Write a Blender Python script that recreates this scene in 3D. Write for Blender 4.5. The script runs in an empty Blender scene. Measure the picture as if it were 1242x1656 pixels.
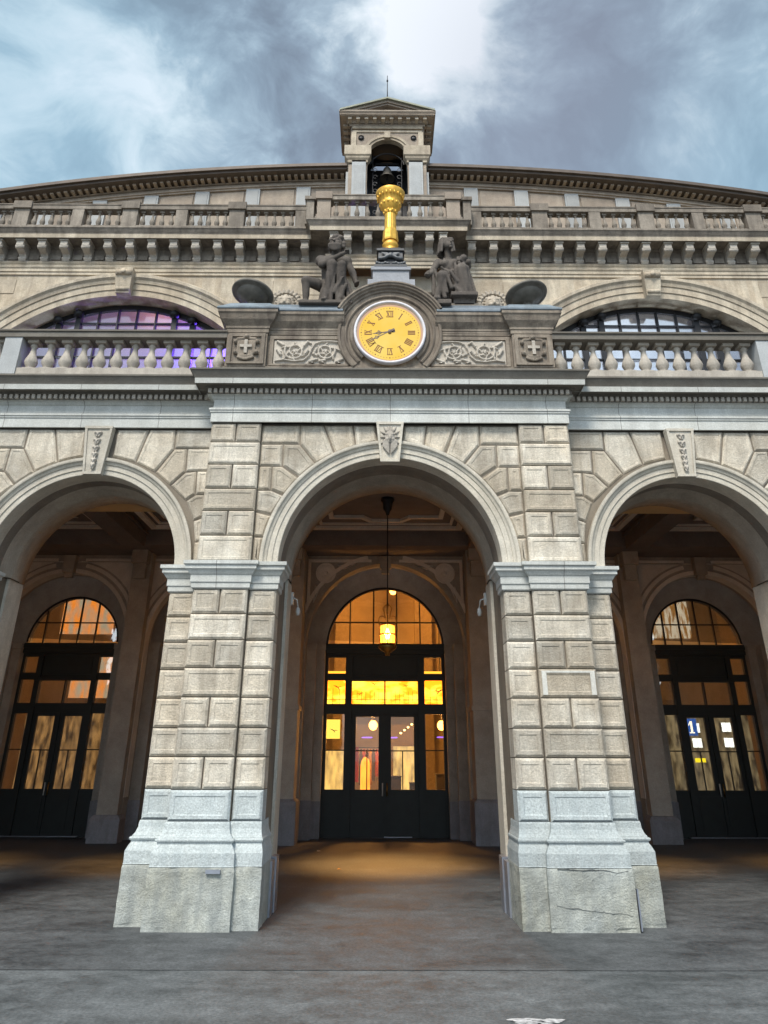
import bpy, math, random
import numpy as np
from mathutils import Vector, Matrix, noise
R = math.radians
rnd = random.Random(7)
S = bpy.context.scene
col = S.collection

# ------------------------------------------------------------------ camera
cam_d = bpy.data.cameras.new('camera'); cam = bpy.data.objects.new('camera', cam_d); col.objects.link(cam)
S.camera = cam
pitch, yaw, roll = R(26.38), R(0.25), R(0.15)
fw = Vector((math.sin(yaw)*math.cos(pitch), math.cos(yaw)*math.cos(pitch), math.sin(pitch)))
r0 = Vector((math.cos(yaw), -math.sin(yaw), 0)); u0 = r0.cross(fw)
rt = r0*math.cos(roll)+u0*math.sin(roll); up = -r0*math.sin(roll)+u0*math.cos(roll)
cam.matrix_world = Matrix(((rt.x, up.x, -fw.x, -0.13), (rt.y, up.y, -fw.y, 0), (rt.z, up.z, -fw.z, 1.7), (0, 0, 0, 1)))
cam_d.sensor_fit = 'VERTICAL'; cam_d.sensor_height = 36; cam_d.lens = 1217/1656*36
cam_d.shift_y = -0.1266; cam_d.clip_start = 0.05; cam_d.clip_end = 2000

# ------------------------------------------------------------------ sky, sun, exposure
S.view_settings.view_transform = 'Standard'; S.view_settings.look = 'None'
S.view_settings.exposure = 1.5; S.view_settings.gamma = 1
W = bpy.data.worlds.new('World'); S.world = W; W.use_nodes = True
SUN_EL, SUN_AZ = R(50), R(198)          # azimuth clockwise from +Y: behind the camera, a little to the left
def world():
    nt = W.node_tree; N = nt.nodes; Lk = nt.links; N.clear()
    def n(t, **k):
        a = N.new(t)
        for q, v in k.items(): setattr(a, q, v)
        return a
    def mth(op, a, b=None, clamp=False):
        m = n('ShaderNodeMath', operation=op, use_clamp=clamp)
        for i, v in enumerate((a, b)):
            if v is None: continue
            if isinstance(v, (int, float)): m.inputs[i].default_value = v
            else: Lk.new(v, m.inputs[i])
        return m.outputs[0]
    out = n('ShaderNodeOutputWorld'); bg = n('ShaderNodeBackground'); bg.inputs[1].default_value = 0.086
    Lk.new(bg.outputs[0], out.inputs[0])
    sky = n('ShaderNodeTexSky', sky_type='NISHITA'); sky.sun_disc = False
    sky.sun_elevation = SUN_EL; sky.sun_rotation = SUN_AZ
    tc = n('ShaderNodeTexCoord'); sep = n('ShaderNodeSeparateXYZ'); Lk.new(tc.outputs['Generated'], sep.inputs[0])
    zc = mth('MAXIMUM', sep.outputs[2], 0.0); zc = mth('ADD', zc, 0.25)
    cmb = n('ShaderNodeCombineXYZ')
    Lk.new(mth('DIVIDE', sep.outputs[0], zc), cmb.inputs[0]); Lk.new(mth('DIVIDE', sep.outputs[1], zc), cmb.inputs[1])
    def nz(scale, det, rough, dist, loc=(0, 0, 0), sc=(1, 1, 1), vec=None, color=False):
        mp = n('ShaderNodeMapping'); mp.inputs['Location'].default_value = loc; mp.inputs['Scale'].default_value = sc
        Lk.new(vec or tc.outputs['Generated'], mp.inputs[0])
        t = n('ShaderNodeTexNoise'); t.inputs['Scale'].default_value = scale; t.inputs['Detail'].default_value = det
        t.inputs['Roughness'].default_value = rough; t.inputs['Distortion'].default_value = dist
        Lk.new(mp.outputs[0], t.inputs[0]); return t.outputs[1 if color else 0]
    wc = nz(2.6, 3, .5, 0, (5, 1, 2), color=True)
    wv = n('ShaderNodeVectorMath', operation='MULTIPLY_ADD'); Lk.new(wc, wv.inputs[0]); wv.inputs[1].default_value = (.30, .30, .30); Lk.new(tc.outputs['Generated'], wv.inputs[2])
    big = nz(3.0, 7, 0.55, 0.1, (3.1, 1.7, 0), (1, 1, 1.25), wv.outputs[0]); fine = nz(7.5, 10, 0.58, 0.2, (7, 2, 0), (1, 1, 1.3), wv.outputs[0])
    def blob(px, py, k):
        d = (fw + rt*((px-621)/1217) + up*((618.4-py)/1217)).normalized()
        dp = n('ShaderNodeVectorMath', operation='DOT_PRODUCT'); Lk.new(tc.outputs['Generated'], dp.inputs[0]); dp.inputs[1].default_value = d
        return mth('POWER', mth('MAXIMUM', dp.outputs['Value'], 0.0), k)
    v = mth('ADD', mth('MULTIPLY', mth('SUBTRACT', big, .09), 1.0), mth('MULTIPLY', mth('SUBTRACT', fine, .25), .98))
    for (x, y, k, a) in SKY_BLOBS:
        v = mth('ADD', v, mth('MULTIPLY', blob(x, y, k), a))
    cr = n('ShaderNodeValToRGB'); e = cr.color_ramp.elements
    e[0].position = 0.50; e[0].color = (0.92, 1.08, 1.32, 1)
    e[1].position = 1.08; e[1].color = (4.6, 4.8, 5.0, 1)
    for p_, c in ((0.62, (1.25, 1.55, 1.88, 1)), (0.73, (1.85, 2.32, 2.70, 1)), (0.86, (3.4, 3.85, 4.1, 1))):
        q = e.new(p_); q.color = c
    Lk.new(v, cr.inputs[0])
    # bluer, thinner cloud toward the horizon at both sides
    blue = mth('ADD', mth('ADD', blob(-60, 280, 45), blob(1300, 300, 45)), mth('MULTIPLY', blob(120, 60, 40), .5), True)
    mx = n('ShaderNodeMixRGB'); mx.inputs[2].default_value = (1.35, 2.45, 3.05, 1)
    Lk.new(mth('MULTIPLY', blue, 0.5), mx.inputs[0]); Lk.new(cr.outputs[0], mx.inputs[1])
    vio = mth('ADD', blob(900, 150, 60), 0.0, True)
    mv = n('ShaderNodeMixRGB'); mv.inputs[2].default_value = (1.4, 1.5, 1.85, 1)
    Lk.new(mth('MULTIPLY', vio, 0.45), mv.inputs[0]); Lk.new(mx.outputs[0], mv.inputs[1])
    ms = n('ShaderNodeMixRGB'); ms.inputs[0].default_value = 0.86
    Lk.new(sky.outputs[0], ms.inputs[1]); Lk.new(mv.outputs[0], ms.inputs[2])
    # sky gain added behind the viewer to light the facade
    back = mth('ADD', mth('MULTIPLY', mth('MAXIMUM', mth('MULTIPLY', sep.outputs[1], -1.0), 0.0), 1.4), 1.0)
    vm = n('ShaderNodeVectorMath', operation='SCALE'); Lk.new(ms.outputs[0], vm.inputs[0]); Lk.new(back, vm.inputs['Scale'])
    Lk.new(vm.outputs[0], bg.inputs[0])
SKY_BLOBS = [(665, 30, 200, .34), (705, 120, 300, .2), (190, 210, 600, .14), (110, 90, 400, .05), (330, 90, 500, .1),
             (460, 60, 200, -.16), (900, 150, 70, -.17), (20, 20, 200, -.1), (480, 190, 300, .08), (1200, 90, 200, -.03)]
world()
sd = bpy.data.lights.new('sun', 'SUN'); sd.energy = 1.5; sd.angle = R(18); sd.color = (1, .94, .85)
sun = bpy.data.objects.new('sun', sd); col.objects.link(sun)
sdir = Vector((math.sin(SUN_AZ)*math.cos(SUN_EL), math.cos(SUN_AZ)*math.cos(SUN_EL), math.sin(SUN_EL)))
sun.rotation_euler = sdir.to_track_quat('Z', 'Y').to_euler(); sun.location = (-6, -20, 30)

# ------------------------------------------------------------------ materials
def newmat(name):
    m = bpy.data.materials.new(name); m.use_nodes = True
    nt = m.node_tree; return m, nt, nt.nodes['Principled BSDF']
def stone(name, base, var=.12, tint=(.42, .36, .27), tintamt=.35, speck=.12, bump=.35, island=.12, stain=.0, staincol=(.1, .085, .07), rough=.85, scale=1., joint=0):
    """granite or sandstone: per-block tone, slow tinting, speckle, grime with a shape of its own, pitted bump"""
    m, nt, bs = newmat(name); N = nt.nodes; Lk = nt.links
    tc = N.new('ShaderNodeTexCoord')
    def nz(s, d, r, dist=0, vec=None):
        t = N.new('ShaderNodeTexNoise'); t.inputs['Scale'].default_value = s*scale; t.inputs['Detail'].default_value = d
        t.inputs['Roughness'].default_value = r; t.inputs['Distortion'].default_value = dist
        Lk.new(vec or tc.outputs['Object'], t.inputs[0]); return t.outputs[0]
    def rng(v, a, b, c=0, d=1):
        q = N.new('ShaderNodeMapRange'); q.inputs[1].default_value = a; q.inputs[2].default_value = b; q.inputs[3].default_value = c; q.inputs[4].default_value = d
        Lk.new(v, q.inputs[0]); return q.outputs[0]
    def mix(f, a, b, mode='MIX'):
        q = N.new('ShaderNodeMixRGB'); q.blend_type = mode
        for i, v in ((0, f), (1, a), (2, b)):
            if isinstance(v, (int, float)): q.inputs[i].default_value = v
            elif isinstance(v, tuple): q.inputs[i].default_value = (*v, 1)
            else: Lk.new(v, q.inputs[i])
        return q.outputs[0]
    g = N.new('ShaderNodeNewGeometry')
    c = mix(rng(nz(1.1, 5, .6, .4), .4, .68, 0, tintamt), base, tint)
    isl = rng(g.outputs['Random Per Island'], 0, 1, 1-island, 1+island)
    cm = N.new('ShaderNodeVectorMath'); cm.operation = 'SCALE'; Lk.new(c, cm.inputs[0]); Lk.new(isl, cm.inputs['Scale']); c = cm.outputs[0]
    # some blocks warmer
    wn = N.new('ShaderNodeMath'); wn.operation = 'FRACT'; wm = N.new('ShaderNodeMath'); wm.operation = 'MULTIPLY'; wm.inputs[1].default_value = 7.31
    Lk.new(g.outputs['Random Per Island'], wm.inputs[0]); Lk.new(wm.outputs[0], wn.inputs[0])
    if island > .05: c = mix(rng(wn.outputs[0], .55, 1, 0, .55), c, tint)
    v = N.new('ShaderNodeVectorMath'); v.operation = 'SCALE'; Lk.new(c, v.inputs[0]); Lk.new(rng(nz(3.3, 6, .65), .3, .7, 1-var, 1+var), v.inputs['Scale']); c = v.outputs[0]
    v = N.new('ShaderNodeVectorMath'); v.operation = 'SCALE'; Lk.new(c, v.inputs[0]); Lk.new(rng(nz(48, 4, .75), .35, .65, 1-speck, 1+speck), v.inputs['Scale']); c = v.outputs[0]
    oi = N.new('ShaderNodeObjectInfo'); v = N.new('ShaderNodeVectorMath'); v.operation = 'SCALE'; Lk.new(c, v.inputs[0]); Lk.new(rng(oi.outputs['Random'], 0, 1, .86, 1.1), v.inputs['Scale']); c = v.outputs[0]
    if stain:
        mp = N.new('ShaderNodeMapping'); mp.inputs['Scale'].default_value = (3.5, 3.5, .7); Lk.new(tc.outputs['Object'], mp.inputs[0])
        c = mix(rng(nz(1.6, 7, .68, .3, mp.outputs[0]), .42, .66, 0, stain), c, staincol)
    if joint:       # butt joints between the stones of a long course
        sp = N.new('ShaderNodeSeparateXYZ'); Lk.new(tc.outputs['Object'], sp.inputs[0]); a = N.new('ShaderNodeMath'); a.operation = 'DIVIDE'; a.inputs[1].default_value = joint; Lk.new(sp.outputs[0], a.inputs[0])
        b_ = N.new('ShaderNodeMath'); b_.operation = 'FRACT'; Lk.new(a.outputs[0], b_.inputs[0]); l_ = N.new('ShaderNodeMath'); l_.operation = 'LESS_THAN'; l_.inputs[1].default_value = .008; Lk.new(b_.outputs[0], l_.inputs[0])
        m_ = N.new('ShaderNodeMath'); m_.operation = 'MULTIPLY'; m_.inputs[1].default_value = .75; Lk.new(l_.outputs[0], m_.inputs[0]); c = mix(m_.outputs[0], c, (.12, .11, .10))
    Lk.new(c, bs.inputs['Base Color']); bs.inputs['Roughness'].default_value = rough
    bs.inputs['Specular IOR Level'].default_value = .25
    b = N.new('ShaderNodeBump'); b.inputs['Strength'].default_value = bump; b.inputs['Distance'].default_value = .02
    ad = N.new('ShaderNodeMath'); ad.operation = 'ADD'; Lk.new(nz(55, 5, .75), ad.inputs[0]); Lk.new(nz(9, 4, .6), ad.inputs[1])
    Lk.new(ad.outputs[0], b.inputs['Height']); Lk.new(b.outputs[0], bs.inputs['Normal'])
    return m
def plain(name, c, rough=.6, metal=0, var=.12, scale=12, bump=.0):
    m, nt, bs = newmat(name); N = nt.nodes; Lk = nt.links
    tc = N.new('ShaderNodeTexCoord'); t = N.new('ShaderNodeTexNoise'); t.inputs['Scale'].default_value = scale; t.inputs['Detail'].default_value = 5
    Lk.new(tc.outputs['Object'], t.inputs[0])
    q = N.new('ShaderNodeMapRange'); q.inputs[1].default_value = .3; q.inputs[2].default_value = .7; q.inputs[3].default_value = 1-var; q.inputs[4].default_value = 1+var
    Lk.new(t.outputs[0], q.inputs[0]); v = N.new('ShaderNodeVectorMath'); v.operation = 'SCALE'; v.inputs[0].default_value = c
    Lk.new(q.outputs[0], v.inputs['Scale']); Lk.new(v.outputs[0], bs.inputs['Base Color'])
    bs.inputs['Roughness'].default_value = rough; bs.inputs['Metallic'].default_value = metal
    if bump:
        b = N.new('ShaderNodeBump'); b.inputs['Strength'].default_value = bump; b.inputs['Distance'].default_value = .01
        Lk.new(t.outputs[0], b.inputs['Height']); Lk.new(b.outputs[0], bs.inputs['Normal'])
    return m
def emit(name, c, s, c2=None, scale=3, stretch=(1, 1, 1), lo=.35, hi=.65):
    m = bpy.data.materials.new(name); m.use_nodes = True; nt = m.node_tree; N = nt.nodes; N.clear()
    o = N.new('ShaderNodeOutputMaterial'); e = N.new('ShaderNodeEmission'); e.inputs[0].default_value = (*c, 1); e.inputs[1].default_value = s
    if c2:
        tc = N.new('ShaderNodeTexCoord'); mp = N.new('ShaderNodeMapping'); mp.inputs['Scale'].default_value = stretch
        t = N.new('ShaderNodeTexNoise'); t.inputs['Scale'].default_value = scale; t.inputs['Detail'].default_value = 4
        cr = N.new('ShaderNodeValToRGB'); cr.color_ramp.elements[0].position = lo; cr.color_ramp.elements[1].position = hi
        cr.color_ramp.elements[0].color = (*c, 1); cr.color_ramp.elements[1].color = (*c2, 1)
        nt.links.new(tc.outputs['Object'], mp.inputs[0]); nt.links.new(mp.outputs[0], t.inputs[0]); nt.links.new(t.outputs[0], cr.inputs[0]); nt.links.new(cr.outputs[0], e.inputs[0])
    nt.links.new(e.outputs[0], o.inputs[0]); return m
def glass(name, tint=(.8, .8, .8), refl=.12, rough=.03):
    m = bpy.data.materials.new(name); m.use_nodes = True; nt = m.node_tree; N = nt.nodes; N.clear()
    o = N.new('ShaderNodeOutputMaterial'); t = N.new('ShaderNodeBsdfTransparent'); t.inputs[0].default_value = (*tint, 1)
    g = N.new('ShaderNodeBsdfGlossy'); g.inputs['Roughness'].default_value = rough; g.inputs[0].default_value = (1, 1, 1, 1)
    tc = N.new('ShaderNodeTexCoord'); nz = N.new('ShaderNodeTexNoise'); nz.inputs['Scale'].default_value = 2.2
    b = N.new('ShaderNodeBump'); b.inputs['Strength'].default_value = .12; b.inputs['Distance'].default_value = .02
    nt.links.new(tc.outputs['Object'], nz.inputs[0]); nt.links.new(nz.outputs[0], b.inputs['Height']); nt.links.new(b.outputs[0], g.inputs['Normal'])
    mx = N.new('ShaderNodeMixShader'); mx.inputs[0].default_value = refl
    nt.links.new(t.outputs[0], mx.inputs[1]); nt.links.new(g.outputs[0], mx.inputs[2]); nt.links.new(mx.outputs[0], o.inputs[0]); return m

M = dict(
 beige=stone('beige_sandstone', (.62, .575, .485), tint=(.47, .395, .29), tintamt=.75, island=.24, var=.2, speck=.2, bump=.9, stain=.55, staincol=(.25, .21, .16)),
 core=stone('joint_stone', (.17, .145, .115), island=.0, bump=.4),
 arch=stone('arch_stone', (.56, .52, .44), tint=(.44, .385, .295), tintamt=.6, island=.0, var=.14, speck=.14, bump=.45, stain=.5, staincol=(.36, .33, .27)),
 cool=stone('cool_granite', (.44, .48, .475), tint=(.36, .385, .37), island=.07, var=.13, speck=.26, bump=.6, stain=.45, staincol=(.34, .39, .40)),
 plinth=stone('plinth_granite', (.45, .475, .445), tint=(.38, .375, .30), tintamt=.8, island=.08, var=.3, speck=.16, bump=1.0, stain=.75, staincol=(.26, .28, .27)),
 band=stone('entablature_stone', (.50, .51, .48), tint=(.39, .385, .34), tintamt=.6, island=.03, var=.1, speck=.13, bump=.35, stain=.45, joint=1.13, staincol=(.33, .33, .31)),
 corn=stone('cornice_stone', (.165, .152, .13), tint=(.115, .10, .082), tintamt=.6, island=.08, var=.15, bump=.4, stain=.5, staincol=(.13, .12, .10)),  # dark tone holds cyma staining and the shade under the cornice
 attic=stone('attic_stone', (.29, .25, .20), tint=(.18, .14, .105), tintamt=.7, island=.05, var=.25, bump=.6, stain=.85, staincol=(.10, .082, .068)),
 relief=stone('relief_stone', (.46, .42, .36), tint=(.36, .31, .25), island=.0, var=.15, bump=.5, stain=.3),
 slab=stone('coping_slate', (.20, .235, .27), tint=(.16, .22, .22), island=.0, var=.2, bump=.5, stain=.4, staincol=(.12, .12, .12)),
 upper=stone('upper_wall_stone', (.54, .475, .37), tint=(.41, .33, .235), tintamt=.7, island=.06, var=.2, speck=.16, bump=.5, stain=.6, staincol=(.24, .20, .155)),
 ucorn=stone('upper_cornice_stone', (.29, .255, .21), tint=(.18, .15, .12), tintamt=.7, island=.15, var=.25, bump=.6, stain=.7, staincol=(.10, .085, .07)),  # grime plus painted-in shade of the recess under the upper cornice
 gable=stone('gable_stone', (.37, .31, .245), tint=(.25, .20, .16), tintamt=.7, island=.08, var=.18, bump=.6, stain=.45, staincol=(.22, .19, .16)),
 pale=stone('pale_pilaster_stone', (.37, .385, .385), tint=(.31, .31, .30), island=.1, var=.1, bump=.3, stain=.2, staincol=(.3, .3, .29)),
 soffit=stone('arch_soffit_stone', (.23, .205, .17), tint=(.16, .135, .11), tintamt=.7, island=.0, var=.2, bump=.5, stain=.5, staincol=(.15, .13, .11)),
 ribst=stone('rib_stone', (.36, .32, .26), tint=(.25, .21, .17), tintamt=.6, island=.0, var=.15, bump=.4, stain=.4, staincol=(.2, .17, .14)),
 statue=stone('statue_stone', (.125, .108, .092), tint=(.065, .056, .048), tintamt=.7, island=.0, var=.25, bump=.5, stain=.5, staincol=(.07, .06, .055)),
 lion=stone('lion_stone', (.42, .37, .30), tint=(.3, .25, .2), island=.0, var=.2, bump=.4, stain=.3),
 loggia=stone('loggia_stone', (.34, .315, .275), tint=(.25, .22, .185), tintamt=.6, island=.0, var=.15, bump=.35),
 frieze=stone('frieze_stucco', (.62, .58, .52), tint=(.5, .45, .4), island=.0, var=.1, bump=.2),
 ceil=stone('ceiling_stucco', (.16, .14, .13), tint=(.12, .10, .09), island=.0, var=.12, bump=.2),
 dado=stone('dado_stone', (.25, .25, .27), tint=(.16, .155, .16), island=.05, var=.15, bump=.4, stain=.3),
 dkstone=plain('black_cast_iron', (.035, .038, .042), .5, 0, .3, 9, .3),
 grey=stone('grey_pedestal_stone', (.30, .31, .33), tint=(.26, .26, .27), island=.0, var=.1, bump=.3),
 gold=plain('gilding', (.75, .43, .07), .42, .55, .2, 14, .25),
 brass=plain('lantern_brass', (.30, .17, .05), .35, .9, .2),
 iron=plain('dark_iron', (.02, .02, .022), .5, .4),
 bronze=plain('bowl_bronze', (.14, .128, .108), .6, .3, .3, 6, .2),
 roof=plain('roof_metal', (.095, .075, .06), .6, .3, .2, 4),
 copper=plain('weathered_copper', (.24, .25, .19), .7, .1, .2, 5),
 wood=plain('dark_green_door_paint', (.007, .012, .0115), .6, 0, .25, 5),
 woodb=plain('dark_brown_frame_paint', (.035, .022, .015), .45, 0, .25, 5),
 glass=glass('door_glass', (.85, .82, .75), .05),
 sideglass=glass('side_door_glass', (.75, .72, .66), .28, .02),
 hallwall=plain('hall_wall_plaster', (.50, .38, .20), .8, 0, .1, 2),
 hallfloor=plain('hall_floor', (.22, .19, .15), .35, 0, .2, 2),
 crack=plain('crack_grime', (.10, .10, .095), .9),
 margin=stone('whitened_margin', (.62, .62, .57), tint=(.5, .49, .43), island=0, stain=.5, staincol=(.34, .31, .26)),
 white=plain('white_enamel', (.5, .5, .47), .5),
 whitep=plain('white_road_paint', (.5, .5, .5), .8, 0, .4, 20),
 steel=plain('brushed_steel', (.35, .37, .42), .4, .8, .1),
 cabinet=plain('dark_cabinet', (.07, .06, .05), .5),
)

# ------------------------------------------------------------------ mesh helpers
class MB:
    def __init__(s): s.v = []; s.f = []; s.sm = []
    def add(s, vs, fs, smooth=False):
        o = len(s.v); s.v += [tuple(v) for v in vs]; s.f += [tuple(i+o for i in f) for f in fs]; s.sm += [smooth]*len(fs); return s
    def box(s, x0, x1, y0, y1, z0, z1):
        if x0 > x1: x0, x1 = x1, x0
        s.add([(x0,y0,z0),(x1,y0,z0),(x1,y1,z0),(x0,y1,z0),(x0,y0,z1),(x1,y0,z1),(x1,y1,z1),(x0,y1,z1)],
              [(0,3,2,1),(4,5,6,7),(0,1,5,4),(1,2,6,5),(2,3,7,6),(3,0,4,7)]); return s
    def prism(s, poly, yf, yb):
        """polygon in x,z (counter-clockwise seen from -Y) extruded from yf back to yb"""
        poly = ccw(poly); n = len(poly)
        s.add([(x, yf, z) for x, z in poly]+[(x, yb, z) for x, z in poly],
              [tuple(range(n)), tuple(range(2*n-1, n-1, -1))]+[(i, n+i, n+(i+1) % n, (i+1) % n) for i in range(n)]); return s
    def block(s, poly, yf, yb, ch=.02, panel=.045, rec=.01, jit=0.0):
        """rusticated stone: chamfered arris, drafted margin, punched centre set a little back"""
        poly = ccw(poly); n = len(poly)
        if jit: yf = yf+rnd.uniform(-jit, jit)
        A = inset(poly, 0); B = inset(poly, ch); rings = [[(x, yb, z) for x, z in A], [(x, yf+ch, z) for x, z in A], [(x, yf, z) for x, z in B]]
        if panel:
            rings.append([(x, yf, z) for x, z in inset(poly, ch+panel*.75)]); rings.append([(x, yf+rec, z) for x, z in inset(poly, ch+panel)])
        vs = [p for r in rings for p in r]; fs = []
        for k in range(len(rings)-1):
            for i in range(n):
                j = (i+1) % n; fs.append((k*n+i, (k+1)*n+i, (k+1)*n+j, k*n+j))
        fs = [(a, d, c, b) for a, b, c, d in fs]
        last = (len(rings)-1)*n; fs.append(tuple(last+i for i in range(n)))
        s.add(vs, fs); return s
    def sweep(s, path, prof, closed=False, caps=True):
        """mouldings: profile of (offset, z) swept along a plan path, outward = right-hand side of travel"""
        rows = [offset(path, o, closed) for o, z in prof]; n = len(path); m = len(prof); vs = []
        for k, (o, z) in enumerate(prof): vs += [(x, y, z) for x, y in rows[k]]
        fs = []
        for k in range(m-1):
            for i in range(n if closed else n-1):
                j = (i+1) % n; fs.append((k*n+i, k*n+j, (k+1)*n+j, (k+1)*n+i))
        s.add(vs, fs); return s
    def ring(s, cx, cz, prof, a0=0, a1=180, n=48, smooth=False):
        """profile of (radius, y) swept round an arc in the x,z plane"""
        m = len(prof); vs = []
        full = abs(a1-a0) >= 360
        cnt = n if full else n+1
        for i in range(cnt):
            a = R(a0+(a1-a0)*i/n)
            for r, y in prof: vs.append((cx+r*math.cos(a), y, cz+r*math.sin(a)))
        fs = []
        for i in range(n):
            j = (i+1) % cnt
            for k in range(m-1): fs.append((i*m+k, i*m+k+1, j*m+k+1, j*m+k))
        s.add(vs, fs, smooth); return s
    def lathe(s, cx, cy, prof, n=24, smooth=True, sq=None):
        m = len(prof); vs = []; fs = []
        for i in range(n):
            a = 2*math.pi*i/n
            for r, z in prof: vs.append((cx+r*math.cos(a), cy+r*math.sin(a), z))
        for i in range(n):
            j = (i+1) % n
            for k in range(m-1): fs.append((i*m+k, j*m+k, j*m+k+1, i*m+k+1))
        fs.append(tuple(i*m+m-1 for i in range(n))); fs.append(tuple(i*m for i in range(n-1, -1, -1)))
        s.add(vs, fs[:-2], smooth); s.f += [tuple(i+len(s.v)-n*m for i in f) for f in fs[-2:]]; s.sm += [False, False]; return s
    def tube(s, pts, r, n=8, smooth=True):
        pts = [Vector(p) for p in pts]; vs = []; fs = []
        rr = r if isinstance(r, (list, tuple)) else [r]*len(pts)
        for i, p in enumerate(pts):
            d = (pts[min(i+1, len(pts)-1)]-pts[max(i-1, 0)]).normalized()
            a = d.orthogonal().normalized() if i == 0 else (prev-d*prev.dot(d)).normalized()
            prev = a; b = d.cross(a)
            for k in range(n):
                t = 2*math.pi*k/n; vs.append(p+(a*math.cos(t)+b*math.sin(t))*rr[i])
        for i in range(len(pts)-1):
            for k in range(n):
                q = (k+1) % n; fs.append((i*n+k, i*n+q, (i+1)*n+q, (i+1)*n+k))
        fs.append(tuple(range(n-1, -1, -1))); fs.append(tuple((len(pts)-1)*n+k for k in range(n)))
        s.add(vs, fs, smooth); return s
    def archwall(s, x0, x1, z0, z1, cx, zs, r, yf, yb, n=72, back=True):
        """wall with a round-headed opening down to z0"""
        pts = [(cx+r*math.cos(math.pi*i/n), zs+r*math.sin(math.pi*i/n)) for i in range(n+1)]
        if x1-(cx+r) > 1e-4 and zs > z0+1e-4: s.box(cx+r, x1, yf, yb, z0, zs)
        if (cx-r)-x0 > 1e-4 and zs > z0+1e-4: s.box(x0, cx-r, yf, yb, z0, zs)
        if x1-(cx+r) > 1e-4: s.box(cx+r, x1, yf, yb, zs, z1)
        if (cx-r)-x0 > 1e-4: s.box(x0, cx-r, yf, yb, zs, z1)
        for i in range(n):
            (xa, za), (xb, zb) = pts[i], pts[i+1]
            s.add([(xa,yf,za),(xb,yf,zb),(xb,yf,z1),(xa,yf,z1),(xa,yb,za),(xb,yb,zb),(xb,yb,z1),(xa,yb,z1)],
                  [(0,1,2,3)[::-1],(4,5,6,7),(0,4,5,1)[::-1],(2,6,7,3)[::-1]])
        return s
    def mirror(s):
        o = MB(); o.v = [(-x, y, z) for x, y, z in s.v]; o.f = [tuple(reversed(f)) for f in s.f]; o.sm = list(s.sm); return o
def ccw(p):
    a = sum(p[i][0]*p[(i+1) % len(p)][1]-p[(i+1) % len(p)][0]*p[i][1] for i in range(len(p)))
    return list(p) if a > 0 else list(reversed(p))
def inset(poly, d):
    n = len(poly); out = []
    for i in range(n):
        p0, p1, p2 = (Vector(poly[i-1]), Vector(poly[i]), Vector(poly[(i+1) % n]))
        e1 = (p1-p0).normalized(); e2 = (p2-p1).normalized(); n1 = Vector((-e1.y, e1.x)); n2 = Vector((-e2.y, e2.x))
        k = n1+n2; k = k/max(.25, k.dot(n1)); out.append(tuple(p1+k*d))
    return out
def offset(path, d, closed=False):
    n = len(path); out = []
    for i in range(n):
        p1 = Vector(path[i]); es = []
        if i > 0 or closed: es.append((p1-Vector(path[i-1])).normalized())
        if i < n-1 or closed: es.append((Vector(path[(i+1) % n])-p1).normalized())
        ns = [Vector((e.y, -e.x)) for e in es]; k = sum(ns, Vector((0, 0)))
        k = k/max(.2, k.dot(ns[0])); out.append(tuple(p1+k*d))
    return out
def setp(o, label=None, cat=None, group=None, kind=None):
    for k, v in (('label', label), ('category', cat), ('group', group), ('kind', kind)):
        if v: o[k] = v
    return o
def thing(name, label, cat, loc=(0, 0, 0), group=None):
    o = bpy.data.objects.new(name, None); col.objects.link(o); o.location = loc; o['wl'] = tuple(loc)
    return setp(o, label, cat, group)
def wl(o):
    return Vector(o['wl']) if o is not None and 'wl' in o.keys() else Vector((0, 0, 0))
def part(name, mb, mat, parent=None, label=None, smooth=None):
    """world-space geometry linked as ONE mesh object under its thing or part"""
    w = wl(parent); me = bpy.data.meshes.new(name)
    me.from_pydata([tuple(Vector(v)-w) for v in mb.v], [], mb.f); me.polygons.foreach_set('use_smooth', mb.sm if smooth is None else [smooth]*len(mb.f))
    me.materials.append(M[mat] if isinstance(mat, str) else mat); me.update()
    o = bpy.data.objects.new(name, me); col.objects.link(o); o['wl'] = tuple(w)
    if parent is not None: o.parent = parent
    if label: o['label'] = label
    return o
def copy_at(o, parent, delta):
    c = o.copy(); col.objects.link(c); c.parent = parent; c.location = Vector(o.location)+Vector(delta)
    return c
def copy_tree(o, parent=None):
    c = o.copy(); col.objects.link(c); c.parent = parent
    for ch in list(o.children): copy_tree(ch, c)
    return c

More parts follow.
